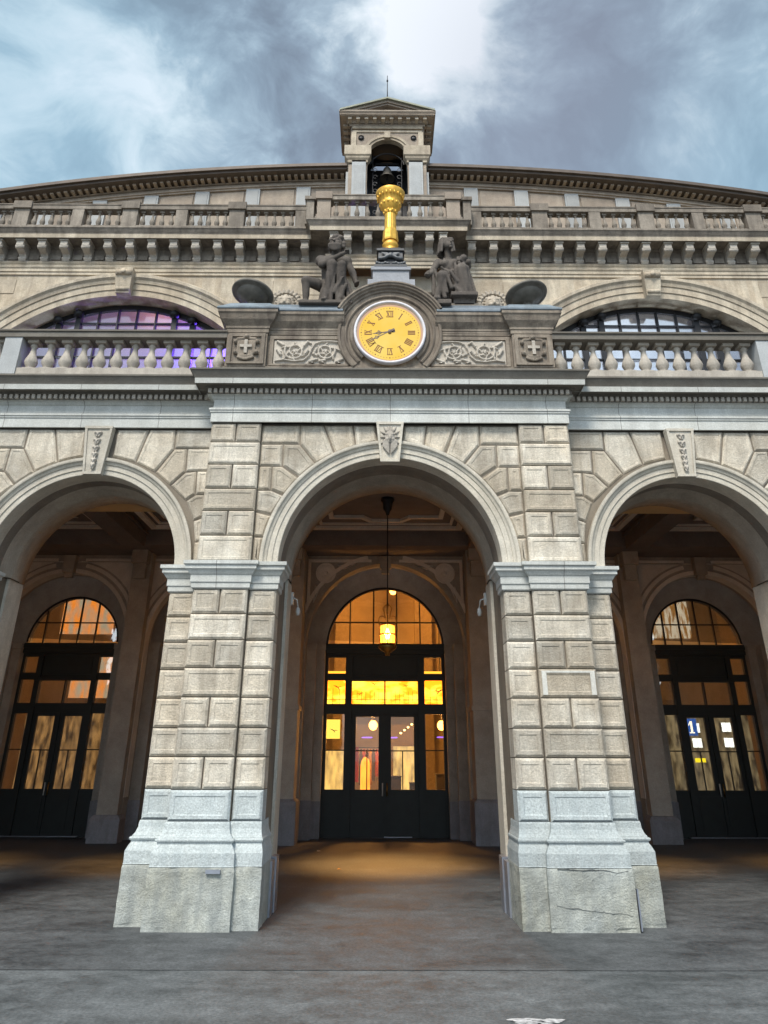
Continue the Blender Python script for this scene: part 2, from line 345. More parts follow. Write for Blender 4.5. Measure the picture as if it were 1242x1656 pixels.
# signed-distance carving (statues, lions, masks) meshed with surface nets
def cap(P, a, b, ra, rb):
    a = np.array(a, float); b = np.array(b, float); ab = b-a; t = np.clip(((P-a)@ab)/max(ab@ab, 1e-9), 0, 1)
    return np.linalg.norm(P-a-t[..., None]*ab, axis=-1)-(ra+(rb-ra)*t)
def ell(P, c, r):
    q = (P-np.array(c))/np.array(r); k = np.linalg.norm(q, axis=-1); return (k-1)*min(r)
def rbox(P, c, hx, rr=.01):
    q = np.abs(P-np.array(c))-np.array(hx)+rr; return np.linalg.norm(np.maximum(q, 0), axis=-1)+np.minimum(q.max(axis=-1), 0)-rr
def smin(a, b, k):
    h = np.clip(.5+.5*(b-a)/k, 0, 1); return b+(a-b)*h-k*h*(1-h)
def nets(fn, lo, hi, h):
    ax = [np.arange(l, u+h, h) for l, u in zip(lo, hi)]
    P = np.stack(np.meshgrid(*ax, indexing='ij'), -1); F = fn(P); n = F.shape
    ins = F < 0; cnt = np.zeros([k-1 for k in n]); acc = np.zeros([k-1 for k in n]+[3])
    sl = lambda o, m: slice(o, m-1+o)
    C = {(i, j, k): F[sl(i, n[0]), sl(j, n[1]), sl(k, n[2])] for i in (0, 1) for j in (0, 1) for k in (0, 1)}
    for c0 in C:
        for a in range(3):
            if c0[a]: continue
            c1 = list(c0); c1[a] = 1; c1 = tuple(c1); f0, f1 = C[c0], C[c1]
            m = (f0 < 0) != (f1 < 0); t = np.where(m, f0/np.where(m, f0-f1, 1), 0)
            p = np.zeros(list(m.shape)+[3]); p[...] = c0; p[..., a] += t
            acc += p*m[..., None]; cnt += m
    idx = -np.ones(cnt.shape, int); on = cnt > 0; idx[on] = np.arange(on.sum())
    g = np.argwhere(on); V = np.array(lo)+h*(g+acc[on]/cnt[on][:, None]); Q = []
    for a in range(3):
        b, c = (a+1) % 3, (a+2) % 3
        d = np.diff(ins.astype(int), axis=a); e = np.argwhere(d != 0)
        e = e[(e[:, b] > 0) & (e[:, c] > 0) & (e[:, b] < n[b]-1) & (e[:, c] < n[c]-1)]
        s_ = d[tuple(e.T)]; q = []
        for ob, oc in ((1, 1), (0, 1), (0, 0), (1, 0)):
            k = e.copy(); k[:, b] -= ob; k[:, c] -= oc; q.append(idx[tuple(k.T)])
        q = np.stack(q, 1); q[s_ > 0] = q[s_ > 0][:, ::-1]; Q.append(q)
    Q = np.concatenate(Q); Q = Q[:, ::-1]
    mb = MB(); mb.v = [tuple(v) for v in V.tolist()]; mb.f = [tuple(q) for q in Q.tolist()]; mb.sm = [True]*len(mb.f); return mb

def cblock(mb, x0, x1, y0, y1, z0, z1, ch=.02, panel=.045, rec=.009, jit=.003):
    """rectangular rusticated block, chamfered on the front and side arrises"""
    if x0 > x1: x0, x1 = x1, x0
    g = .006; mb.block([(x0+g, z0+g), (x1-g, z0+g), (x1-g, z1-g), (x0+g, z1-g)], y0, y1, ch, panel, rec, jit)

# ------------------------------------------------------------------ ground
def struct(o): o['kind'] = 'structure'; return o
def sheet(name, x0, x1, y0, y1, z, mat, nx=1, ny=1):
    mb = MB(); mb.add([(x0, y0, z), (x1, y0, z), (x1, y1, z), (x0, y1, z)], [(0, 1, 2, 3)]); return struct(part(name, mb, mat))
def asphalt(name, c1, c2, stretch, rough=.75):
    m, nt, bs = newmat(name); N = nt.nodes; Lk = nt.links; tc = N.new('ShaderNodeTexCoord')
    mp = N.new('ShaderNodeMapping'); mp.inputs['Scale'].default_value = stretch; Lk.new(tc.outputs['Object'], mp.inputs[0])
    a = N.new('ShaderNodeTexNoise'); a.inputs['Scale'].default_value = 1.1; a.inputs['Detail'].default_value = 8; a.inputs['Roughness'].default_value = .62; a.inputs['Distortion'].default_value = .5
    Lk.new(mp.outputs[0], a.inputs[0]); f = N.new('ShaderNodeTexNoise'); f.inputs['Scale'].default_value = 32; f.inputs['Detail'].default_value = 8; f.inputs['Roughness'].default_value = .75; Lk.new(tc.outputs['Object'], f.inputs[0])
    k2 = N.new('ShaderNodeTexNoise'); k2.inputs['Scale'].default_value = 5.5; k2.inputs['Detail'].default_value = 9; k2.inputs['Roughness'].default_value = .72; Lk.new(tc.outputs['Object'], k2.inputs[0])
    am = N.new('ShaderNodeMixRGB'); am.inputs[0].default_value = .5; Lk.new(a.outputs[0], am.inputs[1]); Lk.new(k2.outputs[0], am.inputs[2]); a = am
    cr = N.new('ShaderNodeValToRGB'); cr.color_ramp.elements[0].position = .38; cr.color_ramp.elements[1].position = .64
    cr.color_ramp.elements[0].color = (*c1, 1); cr.color_ramp.elements[1].color = (*c2, 1); Lk.new(a.outputs[0], cr.inputs[0])
    q = N.new('ShaderNodeMapRange'); q.inputs[1].default_value = .3; q.inputs[2].default_value = .7; q.inputs[3].default_value = .5; q.inputs[4].default_value = 1.5; Lk.new(f.outputs[0], q.inputs[0])
    v = N.new('ShaderNodeVectorMath'); v.operation = 'SCALE'; Lk.new(cr.outputs[0], v.inputs[0]); Lk.new(q.outputs[0], v.inputs['Scale']); Lk.new(v.outputs[0], bs.inputs['Base Color'])
    rr = N.new('ShaderNodeMapRange'); rr.inputs[1].default_value = .35; rr.inputs[2].default_value = .65; rr.inputs[3].default_value = rough-.22; rr.inputs[4].default_value = rough+.1; Lk.new(a.outputs[0], rr.inputs[0]); Lk.new(rr.outputs[0], bs.inputs['Roughness'])
    b = N.new('ShaderNodeBump'); b.inputs['Strength'].default_value = .5; b.inputs['Distance'].default_value = .01; Lk.new(f.outputs[0], b.inputs['Height']); Lk.new(b.outputs[0], bs.inputs['Normal'])
    return m
M['asphalt'] = asphalt('asphalt', (.045, .052, .055), (.155, .17, .175), (.6, 1.7, 1))
M['walk'] = asphalt('pavement_asphalt', (.034, .038, .041), (.115, .125, .13), (.7, 1.3, 1))
M['lfloor'] = asphalt('loggia_floor', (.075, .06, .048), (.12, .098, .078), (.6, 1.0, 1), .7)
sheet('ground', -300, 300, -300, 400, 0.0, 'asphalt')
sheet('pavement', -40, 40, 8.25, 20.12, 0.004, 'walk')
for k, (cx, cy, w, d) in enumerate(((1.0, 6.83, .34, .10), (3.2, 6.86, .5, .12))):
    mb = MB()           # worn remains of a painted line
    for q in range(46):
        x, y = cx+w*(rnd.random()-.5), cy+d*(rnd.random()-.5); r_ = rnd.uniform(.006, .028)
        mb.add([(x+r_*(1+.5*rnd.random())*math.cos(a*.785)*1.5, y+r_*(.6+.6*rnd.random())*math.sin(a*.785), .004+.0001*q) for a in range(8)], [tuple(range(8))])
    struct(part('road_marking', mb, 'whitep'))

# ------------------------------------------------------------------ station building
B = thing('station_building', 'grey and beige stone station front with rusticated arches, balustrades and a curved gable', 'building', (0, 10, 0))
ZI = 3.98; ZT = 5.976
ROWS = [1.014, 1.342, 1.683, 2.001, 2.337, 2.673, 3.006, 3.322, 3.641]
UROWS = [3.98, 4.339, 4.68, 4.995, 5.346, 5.68, 5.972]
def outline_c():        # plan of a centre pier, travelling so that outward is on the right
    return [(1.48, 11.5), (1.48, 10.0), (1.84, 10.0), (1.84, 9.93), (2.56, 9.93), (2.56, 10.2), (2.93, 10.2), (2.93, 11.5)]
def outline_o():
    return [(5.51, 11.5), (5.51, 10.2), (5.78, 10.2), (5.78, 10.13), (6.38, 10.13), (6.38, 10.2), (6.65, 10.2), (6.65, 11.5)]
IMPOST = [(0, 3.63), (.02, 3.645), (.02, 3.70), (.035, 3.715), (.035, 3.80), (.05, 3.815), (.075, 3.855), (.10, 3.875), (.10, 3.915), (.125, 3.93), (.125, 3.975), (0, 3.995)]
BASE = [(.0, 1.02), (.008, 1.0), (.012, .95), (.03, .90), (.055, .868), (.055, .862), (.075, .856), (.082, .842), (.075, .826), (.06, .822), (.06, .80), (.075, .78), (.10, .73), (.105, .722), (.105, .60), (.11, .592)]
def densify(path, st):
    out = []
    for i in range(len(path)-1):
        a, b = Vector(path[i]), Vector(path[i+1]); k = max(1, int((b-a).length/st))
        out += [tuple(a.lerp(b, j/k)) for j in range(k)]
    return out+[path[-1]]
def pier(kind, sx):
    out = outline_c() if kind == 'c' else outline_o()
    name = 'pier'; m = MB(); xs = [p[0] for p in out]; xi, xo = xs[0]+.02, xs[-1]-.02
    yi, yp, yo = out[1][1], out[3][1], out[5][1]; xa, xb = out[2][0], out[4][0]
    core = MB(); core.box(xi, xa, yi+.045, 11.5, 0, ZI-.01); core.box(xa+.0005, xb-.0005, yp+.045, 11.5, 0, ZI-.01); core.box(xb, xo, yo+.045, 11.5, 0, ZI-.01)
    def blocks(rows, mbw, first_single):
        for k in range(len(rows)-1):
            z0, z1 = rows[k], rows[k+1]; single = (k % 2 == 0) == first_single
            if single: cblock(mbw, xa, xb, yp, yp+.2, z0, z1, .026)
            else:
                xm = (xa+xb)/2; cblock(mbw, xa, xm-.004, yp, yp+.2, z0, z1, .026); cblock(mbw, xm+.004, xb, yp, yp+.2, z0, z1, .026)
            mbw.block([(xs[0]+.004, z0+.006), (xa-.006, z0+.006), (xa-.006, z1-.006), (xs[0]+.004, z1-.006)], yi, yi+.34, .026, .05, .009, .003)
            mbw.block([(xb+.006, z0+.006), (xs[-1]-.004, z0+.006), (xs[-1]-.004, z1-.006), (xb+.006, z1-.006)], yo, yo+.34, .026, .05, .009, .003)
    blocks(ROWS[1:], m, False)
    lb = MB(); blocks(ROWS[:2], lb, True)
    fx = (lambda q: q.mirror()) if sx < 0 else (lambda q: q)
    P = part(name, fx(m), 'beige', B)
    part('pier_core', fx(core), 'core', P); part('base_course', fx(lb), 'cool', P)
    # rear reveal strip of the jambs
    jr = MB(); jr.box(xs[0]-.02, xs[0]+.02, 11.05, 11.52, 0, ZI); jr.box(xs[-1]-.02, xs[-1]+.02, 11.05, 11.52, 0, ZI); part('jamb_strip', fx(jr), 'arch', P)
    ot = [(out[0][0], yi+.36)]+out[1:-1]+[(out[-1][0], yo+.36)]; ot = [(ot[0][0]+.03, ot[0][1])]+ot+[(ot[-1][0]-.03, ot[-1][1])]
    im = MB().sweep(ot, IMPOST); part('impost', fx(im), 'band', P)
    ob = [(out[0][0]+.03, yi+.6), (out[0][0], yi+.6)]+out[1:-1]+[(out[-1][0], yo+.6), (out[-1][0]-.03, yo+.6)]
    def squeeze(q):
        if kind == 'c': q.v = [((1.48-(1.48-v[0])*.45) if v[0] < 1.48 else v[0], v[1], v[2]) for v in q.v]
        return q
    bm = squeeze(MB().sweep(ob, list(reversed(BASE)))); part('base_moulding', fx(bm), 'cool', P)
    dp = densify(ob, .05); zz = [.025*k for k in range(24)]+[.592]
    rows = [(.115-.004*(1 if z > .57 else 0)-.01*(z > .585), z) for z in zz]
    pl = squeeze(MB().sweep(dp, rows))
    def jitv(v):
        a = noise.noise((v[0]*9+sx*3, v[1]*9, v[2]*9))*.007+noise.noise((v[0]*30, v[1]*30, v[2]*30))*.003
        edge = (max(0, noise.noise((v[0]*6+sx*9, 3, v[2]*12)))*.02) if v[2] > .55 else 0
        q = max(0, noise.noise((v[0]*5, sx*4, 2))) if v[2] < .05 else 0
        return (v[0]+a, v[1]+a+edge+q*.03, v[2])
    pl.v = [jitv(v) for v in pl.v]
    for xj in (xa, xb): pl.box(xj-.004, xj+.004, yp-.1, yp-.1, .1, .1) if 0 else None
    part('plinth', fx(pl), 'plinth', P)
    return P, fx
piers = {}
for sx in (-1, 1):
    for kind in ('c', 'o'):
        piers[(kind, sx)] = pier(kind, sx)
PC = piers[('c', -1)][0]; PR = piers[('c', 1)][0]
for q in piers.values(): pass
part('metal_plaque', MB().box(-2.03, -1.87, 9.775, 9.81, .535, .572), 'steel', PC, 'small dark metal plate let into the plinth')
for (pa, pb, w_) in (((1.80, .24), (2.62, .16), .0022), ((1.84, .59), (2.62, .55), .0022)):
    n_ = 26; up_ = []; dn_ = []
    for i in range(n_+1):
        t = i/n_; x = pa[0]+(pb[0]-pa[0])*t; z = pa[1]+(pb[1]-pa[1])*t+.018*noise.noise((x*7, pa[1]*9, 0))+.008*noise.noise((x*31, pa[1]*9, 4)); q = w_*(.25+.9*abs(noise.noise((x*12, 7, pa[1]*5)))); up_.append((x, z+q)); dn_.append((x, z-q))
    m = MB(); yk = 9.8085
    for i in range(n_): m.prism([dn_[i], dn_[i+1], up_[i+1], up_[i]], yk-.0, yk+.02)
    part('crack', m, 'crack', PR)
m = MB()
for (a_, b_, c_, d_) in ((1.872, 2.528, 2.625, 2.648), (1.872, 1.93, 2.37, 2.624), (2.47, 2.528, 2.37, 2.624)): m.box(a_, b_, 9.922, 9.94, c_, d_)
part('repair_margin', m, 'margin', PR)
g_ = MB()
for sx in (1, -1):
    g = MB().box(1.405, 1.50, 10.64, 10.9, .0, .56); g.box(1.39, 1.48, 10.94, 11.2, 0, .58)
    part('corner_guard', g if sx > 0 else g.mirror(), 'steel', piers[('c', sx)][0])
part('corner_guard', MB().box(2.685, 2.70, 9.80, 9.9, .02, .40), 'steel', PR)

# arches --------------------------------------------------------------
VC = dict(A=[(-1.835, 5.97), (-1.30, 5.97), (-1.30, 5.686), (-1.835, 5.684)],
 V1=[(-1.28, 5.97), (-.965, 5.97), (-0.80, 5.53), (-1.035, 5.385), (-1.27, 5.67)], V2=[(-.94, 5.97), (-.545, 5.97), (-.50, 5.645), (-.77, 5.54)],
 V3=[(-.52, 5.97), (-.215, 5.97), (-.19, 5.72), (-.475, 5.645)], B=[(-1.835, 5.67), (-1.53, 5.67), (-1.53, 5.35), (-1.835, 5.35)],
 V4=[(-1.51, 5.67), (-1.285, 5.665), (-1.055, 5.375), (-1.26, 5.19), (-1.50, 5.35)], C=[(-1.835, 5.335), (-1.665, 5.335), (-1.665, 5.0), (-1.835, 5.0)],
 V5=[(-1.645, 5.335), (-1.52, 5.335), (-1.285, 5.165), (-1.46, 4.93), (-1.645, 5.0)], V6=[(-1.835, 4.985), (-1.65, 4.985), (-1.475, 4.905), (-1.615, 4.645), (-1.835, 4.69)],
 V7=[(-1.835, 4.675), (-1.63, 4.62), (-1.71, 4.34), (-1.835, 4.345)], V8=[(-1.835, 4.33), (-1.715, 4.325), (-1.735, 4.0), (-1.835, 4.0)])
c = 4.21
VW = dict(W1=[(-4.0+.02, 5.97), (-3.53, 5.97), (-3.66, 5.475), (-3.99, 5.555)], W2=[(-3.505, 5.97), (-3.145, 5.97), (-3.135, 5.665), (-3.355, 5.325), (-3.635, 5.465)],
 W0=[(-3.12, 5.97), (-2.58, 5.97), (-2.58, 5.685), (-3.11, 5.685)], W3=[(-3.115, 5.665), (-2.94, 5.67), (-2.925, 5.325), (-3.115, 5.13), (-3.335, 5.31)],
 Wb=[(-2.92, 5.67), (-2.58, 5.67), (-2.58, 5.345), (-2.905, 5.335)], W4=[(-2.92, 5.305), (-2.765, 5.33), (-2.75, 4.995), (-2.87, 4.905), (-3.095, 5.115)],
 Wc=[(-2.745, 5.33), (-2.58, 5.33), (-2.58, 5.0), (-2.73, 5.0)], W5=[(-2.85, 4.89), (-2.73, 4.98), (-2.58, 4.985), (-2.6, 4.67), (-2.725, 4.615)],
 W6=[(-2.72, 4.6), (-2.58, 4.655), (-2.58, 4.33), (-2.67, 4.32)], W7=[(-2.67, 4.305), (-2.58, 4.315), (-2.58, 4.0), (-2.675, 4.0)])
def archivolt(cx, r, y):
    w = .235
    return MB().ring(cx, ZI, [(r-.003, y+.28), (r-.003, y-.01), (r+.004, y-.014), (r+.07, y-.014), (r+.074, y-.03), (r+.14, y-.03), (r+.145, y-.045), (r+.175, y-.06), (r+.19, y-.085), (r+.205, y-.09), (r+w, y-.09), (r+w, y+.03)], 0, 180, 72)
def soffit_ring(cx, r):
    # rear rib of the barrel: a cove and a roll standing in from the soffit
    return MB().ring(cx, ZI, [(r+.002, 10.72), (r-.012, 10.78), (r-.02, 10.9), (r-.05, 10.98), (r-.055, 11.05), (r-.055, 11.3), (r-.03, 11.34), (r-.03, 11.52), (r+.1, 11.52)], 0, 180, 72, True)
A0 = MB().archwall(-1.86, 1.86, ZI, 6.0, 0, ZI, 1.495, 10.045, 11.5); A0.box(-2.54, -1.86, 9.98, 11.5, ZI, 6.0); A0.box(1.86, 2.54, 9.98, 11.5, ZI, 6.0)
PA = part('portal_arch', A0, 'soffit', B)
for sx in (-1, 1):
    bl = MB()
    for p_ in VC.values(): bl.block([(-sx*x, z) for x, z in p_], 10.0, 10.2, .026, .045, .009, .003)
    for k in range(6):
        z0, z1 = UROWS[k], UROWS[k+1]
        if k % 2 == 0: cblock(bl, sx*1.84, sx*2.56, 9.93, 10.2, z0, z1, .026)
        else: cblock(bl, sx*1.84, sx*2.196, 9.93, 10.2, z0, z1, .026); cblock(bl, sx*2.204, sx*2.56, 9.93, 10.2, z0, z1, .026)
    part('stone_facing', bl, 'beige', PA)
jm = MB().archwall(-1.84, 1.84, ZI, 5.97, 0, ZI, 1.60, 10.03, 10.044); part('joint_bed', jm, 'core', PA)
part('archivolt', archivolt(0, 1.495, 10.02), 'arch', PA); part('soffit_rib', soffit_ring(0, 1.495), 'ribst', PA)
part('wall_ground', MB().box(-2.5, 2.5, 9.99, 10.0, 4.0, 5.9), 'core', PA) if 0 else None
def fix_joint(): pass
def keystone(cx, y, w0, w1, z0, z1, face):
    k = MB(); pr = .11
    k.add([(cx-w0, y, z0), (cx+w0, y, z0), (cx+w1, y, z1), (cx-w1, y, z1), (cx-w0, y-pr*.7, z0), (cx+w0, y-pr*.7, z0), (cx+w1, y-pr, z1), (cx-w1, y-pr, z1)],
          [(4, 5, 6, 7), (0, 4, 7, 3), (1, 2, 6, 5), (0, 1, 5, 4), (3, 7, 6, 2)])
    def fy(z): return y-pr*(.7+.3*(z-z0)/(z1-z0))
    for s_ in (-1, 1):      # raised margins
        k.add([(cx+s_*(w0-.028), fy(z0), z0), (cx+s_*w0, fy(z0), z0), (cx+s_*w1, fy(z1), z1), (cx+s_*(w1-.035), fy(z1), z1),
               (cx+s_*(w0-.028), fy(z0)-.02, z0), (cx+s_*w0, fy(z0)-.02, z0), (cx+s_*w1, fy(z1)-.02, z1), (cx+s_*(w1-.035), fy(z1)-.02, z1)],
              [(4, 5, 6, 7), (0, 4, 7, 3), (1, 2, 6, 5), (0, 1, 5, 4), (3, 7, 6, 2)])
    k.box(cx-w1, cx+w1, y-pr-.021, y, z1-.035, z1+.002); k.box(cx-w0, cx+w0, y-pr*.7-.022, y, z0-.02, z0+.02)
    sx = 1; H = z1-z0
    def f(P):
        X = (P[..., 0]-cx); Y = P[..., 1]; Z = (P[..., 2]-z0)/H; Xs = np.abs(X)
        Q = np.stack([Xs, Y, P[..., 2]], -1)
        yy = y-pr*.85
        d = np.full(X.shape, 1.0)
        if face:        # bearded mask framed in leaves
            prims = [ell(Q, (0, yy-.01, z0+.60*H), (.07, .055, .10)), ell(Q, (0, yy-.055, z0+.56*H), (.02, .035, .05)), ell(Q, (.035, yy-.045, z0+.66*H), (.026, .02, .012)),
                     ell(Q, (.04, yy-.03, z0+.53*H), (.03, .03, .025)), cap(Q, (.0, yy-.04, z0+.46*H), (.06, yy-.02, z0+.49*H), .014, .018)]
            for i in range(7):
                a = i/6; prims.append(cap(Q, (.02+.05*a, yy-.02, z0+(.40+.1*a)*H), (.0+.09*a+.015, yy-.02, z0+(.16+.2*a)*H), .018, .008))
            for (u, v, uu, vv) in ((.02, .78, .02, .93), (.05, .77, .09, .88), (.08, .70, .13, .76), (.085, .6, .13, .6), (.08, .5, .12, .44)):
                prims.append(cap(Q, (u, yy-.02, z0+v*H), (uu, yy-.005, z0+vv*H), .02, .012))
        else:           # hanging husks
            prims = []
            for i, v in enumerate((.86, .70, .54, .40, .27, .16)):
                s_ = 1-.09*i
                prims += [ell(Q, (.03*s_, yy-.015, z0+v*H), (.028*s_, .04, .024)), cap(Q, (.045*s_, yy-.01, z0+(v+.01)*H), (.01, yy-.03, z0+(v-.09)*H), .017*s_, .009), ell(Q, (0, yy-.035, z0+(v-.03)*H), (.013, .022, .028))]
        for p in prims: d = smin(d, p, .012)
        return d
    rel = nets(f, (cx-.15, y-pr-.09, z0+.02), (cx+.15, y-.02, z1-.03), .0075)
    return k, rel
k, rel = keystone(0, 10.0, .135, .195, 5.40, 5.968, True)
K = part('keystone', k, 'arch', PA); part('carved_mask', rel, 'relief', PA)
def side_arch(cx, blocks=True):
    a = MB().archwall(abs(cx)-1.67 if abs(cx) < 5 else abs(cx)-1.87, abs(cx)+1.87, ZI, 6.0, abs(cx), ZI, 1.30, 10.245, 11.5)
    s = MB(); 
    for key, p_ in VW.items():
        q = [(-x, z) for x, z in p_]; r_ = [(2*c-x, z) for x, z in q]
        s.block(q, 10.2, 10.4, .022, .03, .007, .003); s.block(r_, 10.2, 10.4, .022, .03, .007, .003)
    d = abs(cx)-c
    s.v = [(x+d, y, z) for x, y, z in s.v]
    if abs(cx) > 5: s.box(9.6, 9.9, 10.2, 10.4, ZI, 5.97)
    fx = (lambda q: q.mirror()) if cx < 0 else (lambda q: q)
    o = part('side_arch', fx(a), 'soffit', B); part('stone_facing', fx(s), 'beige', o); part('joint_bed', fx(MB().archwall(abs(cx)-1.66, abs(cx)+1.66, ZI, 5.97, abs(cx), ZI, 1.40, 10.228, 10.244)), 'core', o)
    part('archivolt', archivolt(cx, 1.30, 10.22), 'arch', o); part('soffit_rib', soffit_ring(cx, 1.30), 'ribst', o)
    kk, rr = keystone(cx, 10.2, .13, .20, 5.27, 5.968, False); part('keystone', kk, 'arch', o); part('carved_husks', rr, 'relief', o)
    return o
for sx in (-1, 1):
    side_arch(sx*4.21); side_arch(sx*7.95)
    w = MB().box(5.9, 6.26, 10.2, 11.5, ZI, 6.0)
    for k in range(6): cblock(w, 5.79, 6.37, 10.13, 10.3, UROWS[k], UROWS[k+1], .026)
    part('spandrel_pier', w if sx > 0 else w.mirror(), 'beige', B)
    e = MB().box(9.27, 9.9, 10.2, 11.5, 0, ZI)
    part('end_pier', e if sx > 0 else e.mirror(), 'beige', B)

# entablature ---------------------------------------------------------
def ent_prof(dz=0):
    P = [(0, 5.972), (.03, 5.974), (.03, 6.115), (.045, 6.12), (.045, 6.14), (.06, 6.15), (.06, 6.175), (.045, 6.182), (.04, 6.188), (.01, 6.195), (.01, 6.325), (.03, 6.335), (.045, 6.355), (.06, 6.37), (.10, 6.375)]
    return [(o, z+dz) for o, z in P]
CORN = [(.06, 6.372), (.10, 6.375), (.10, 6.455), (.125, 6.46), (.135, 6.485), (.24, 6.488), (.24, 6.475), (.252, 6.475)]
FASC = [(.252, 6.475), (.258, 6.478), (.264, 6.556)]
CYMA = [(.264, 6.556), (.272, 6.575), (.285, 6.60), (.315, 6.65), (.335, 6.665), (.335, 6.69), (.0, 6.75)]
pc = [(-2.54, 10.2), (-2.54, 9.93), (2.54, 9.93), (2.54, 10.2)]
E0 = part('entablature', MB().sweep(pc, ent_prof()), 'band', B)
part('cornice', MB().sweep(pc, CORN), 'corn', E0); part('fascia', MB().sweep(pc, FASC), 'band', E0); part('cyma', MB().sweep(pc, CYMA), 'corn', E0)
def dentils(path, off, z0, z1, w, gap, dep=.05):
    m = MB()
    for i in range(len(path)-1):
        a, b = Vector(path[i]), Vector(path[i+1]); L = (b-a).length; e = (b-a)/L; nrm = Vector((e.y, -e.x)); k = int((L+2*off*(1 if i == 1 and len(path) == 4 else 0))/(w+gap)); st = -off if (i == 1 and len(path) == 4) else 0
        for j in range(k):
            p = a+e*(st+(j+.5)*(w+gap)); c0 = p+nrm*off; c1 = p+nrm*(off+dep)
            q = [c0-e*w/2, c1-e*w/2, c1+e*w/2, c0+e*w/2]; 
            m.add([(v.x, v.y, z0) for v in q]+[(v.x, v.y, z1) for v in q], [(0, 1, 2, 3), (7, 6, 5, 4), (0, 4, 5, 1), (1, 5, 6, 2), (2, 6, 7, 3)])
    return m
part('dentil_row', dentils(pc, .10, 6.385, 6.448, .046, .036, .045), 'relief', E0)
for sx in (-1, 1):
    pw = [(2.5, 10.18), (9.9, 10.18)]
    s1 = MB().sweep(pw, ent_prof(.008)); s2, s4, s5 = (MB().sweep(pw, [(o, z+.01) for o, z in q]) for q in (CORN, FASC, CYMA)); s3 = dentils(pw, .10, 6.395, 6.458, .046, .036, .045)
    if sx < 0: s1, s2, s3, s4, s5 = (q.mirror() for q in (s1, s2, s3, s4, s5))
    e = part('entablature', s1, 'band', B); part('cornice', s2, 'corn', e); part('dentil_row', s3, 'relief', e); part('fascia', s4, 'band', e); part('cyma', s5, 'corn', e)
part('balcony_floor', MB().box(-9.9, 9.9, 10.3, 12.2, 6.72, 6.80), 'corn', B)

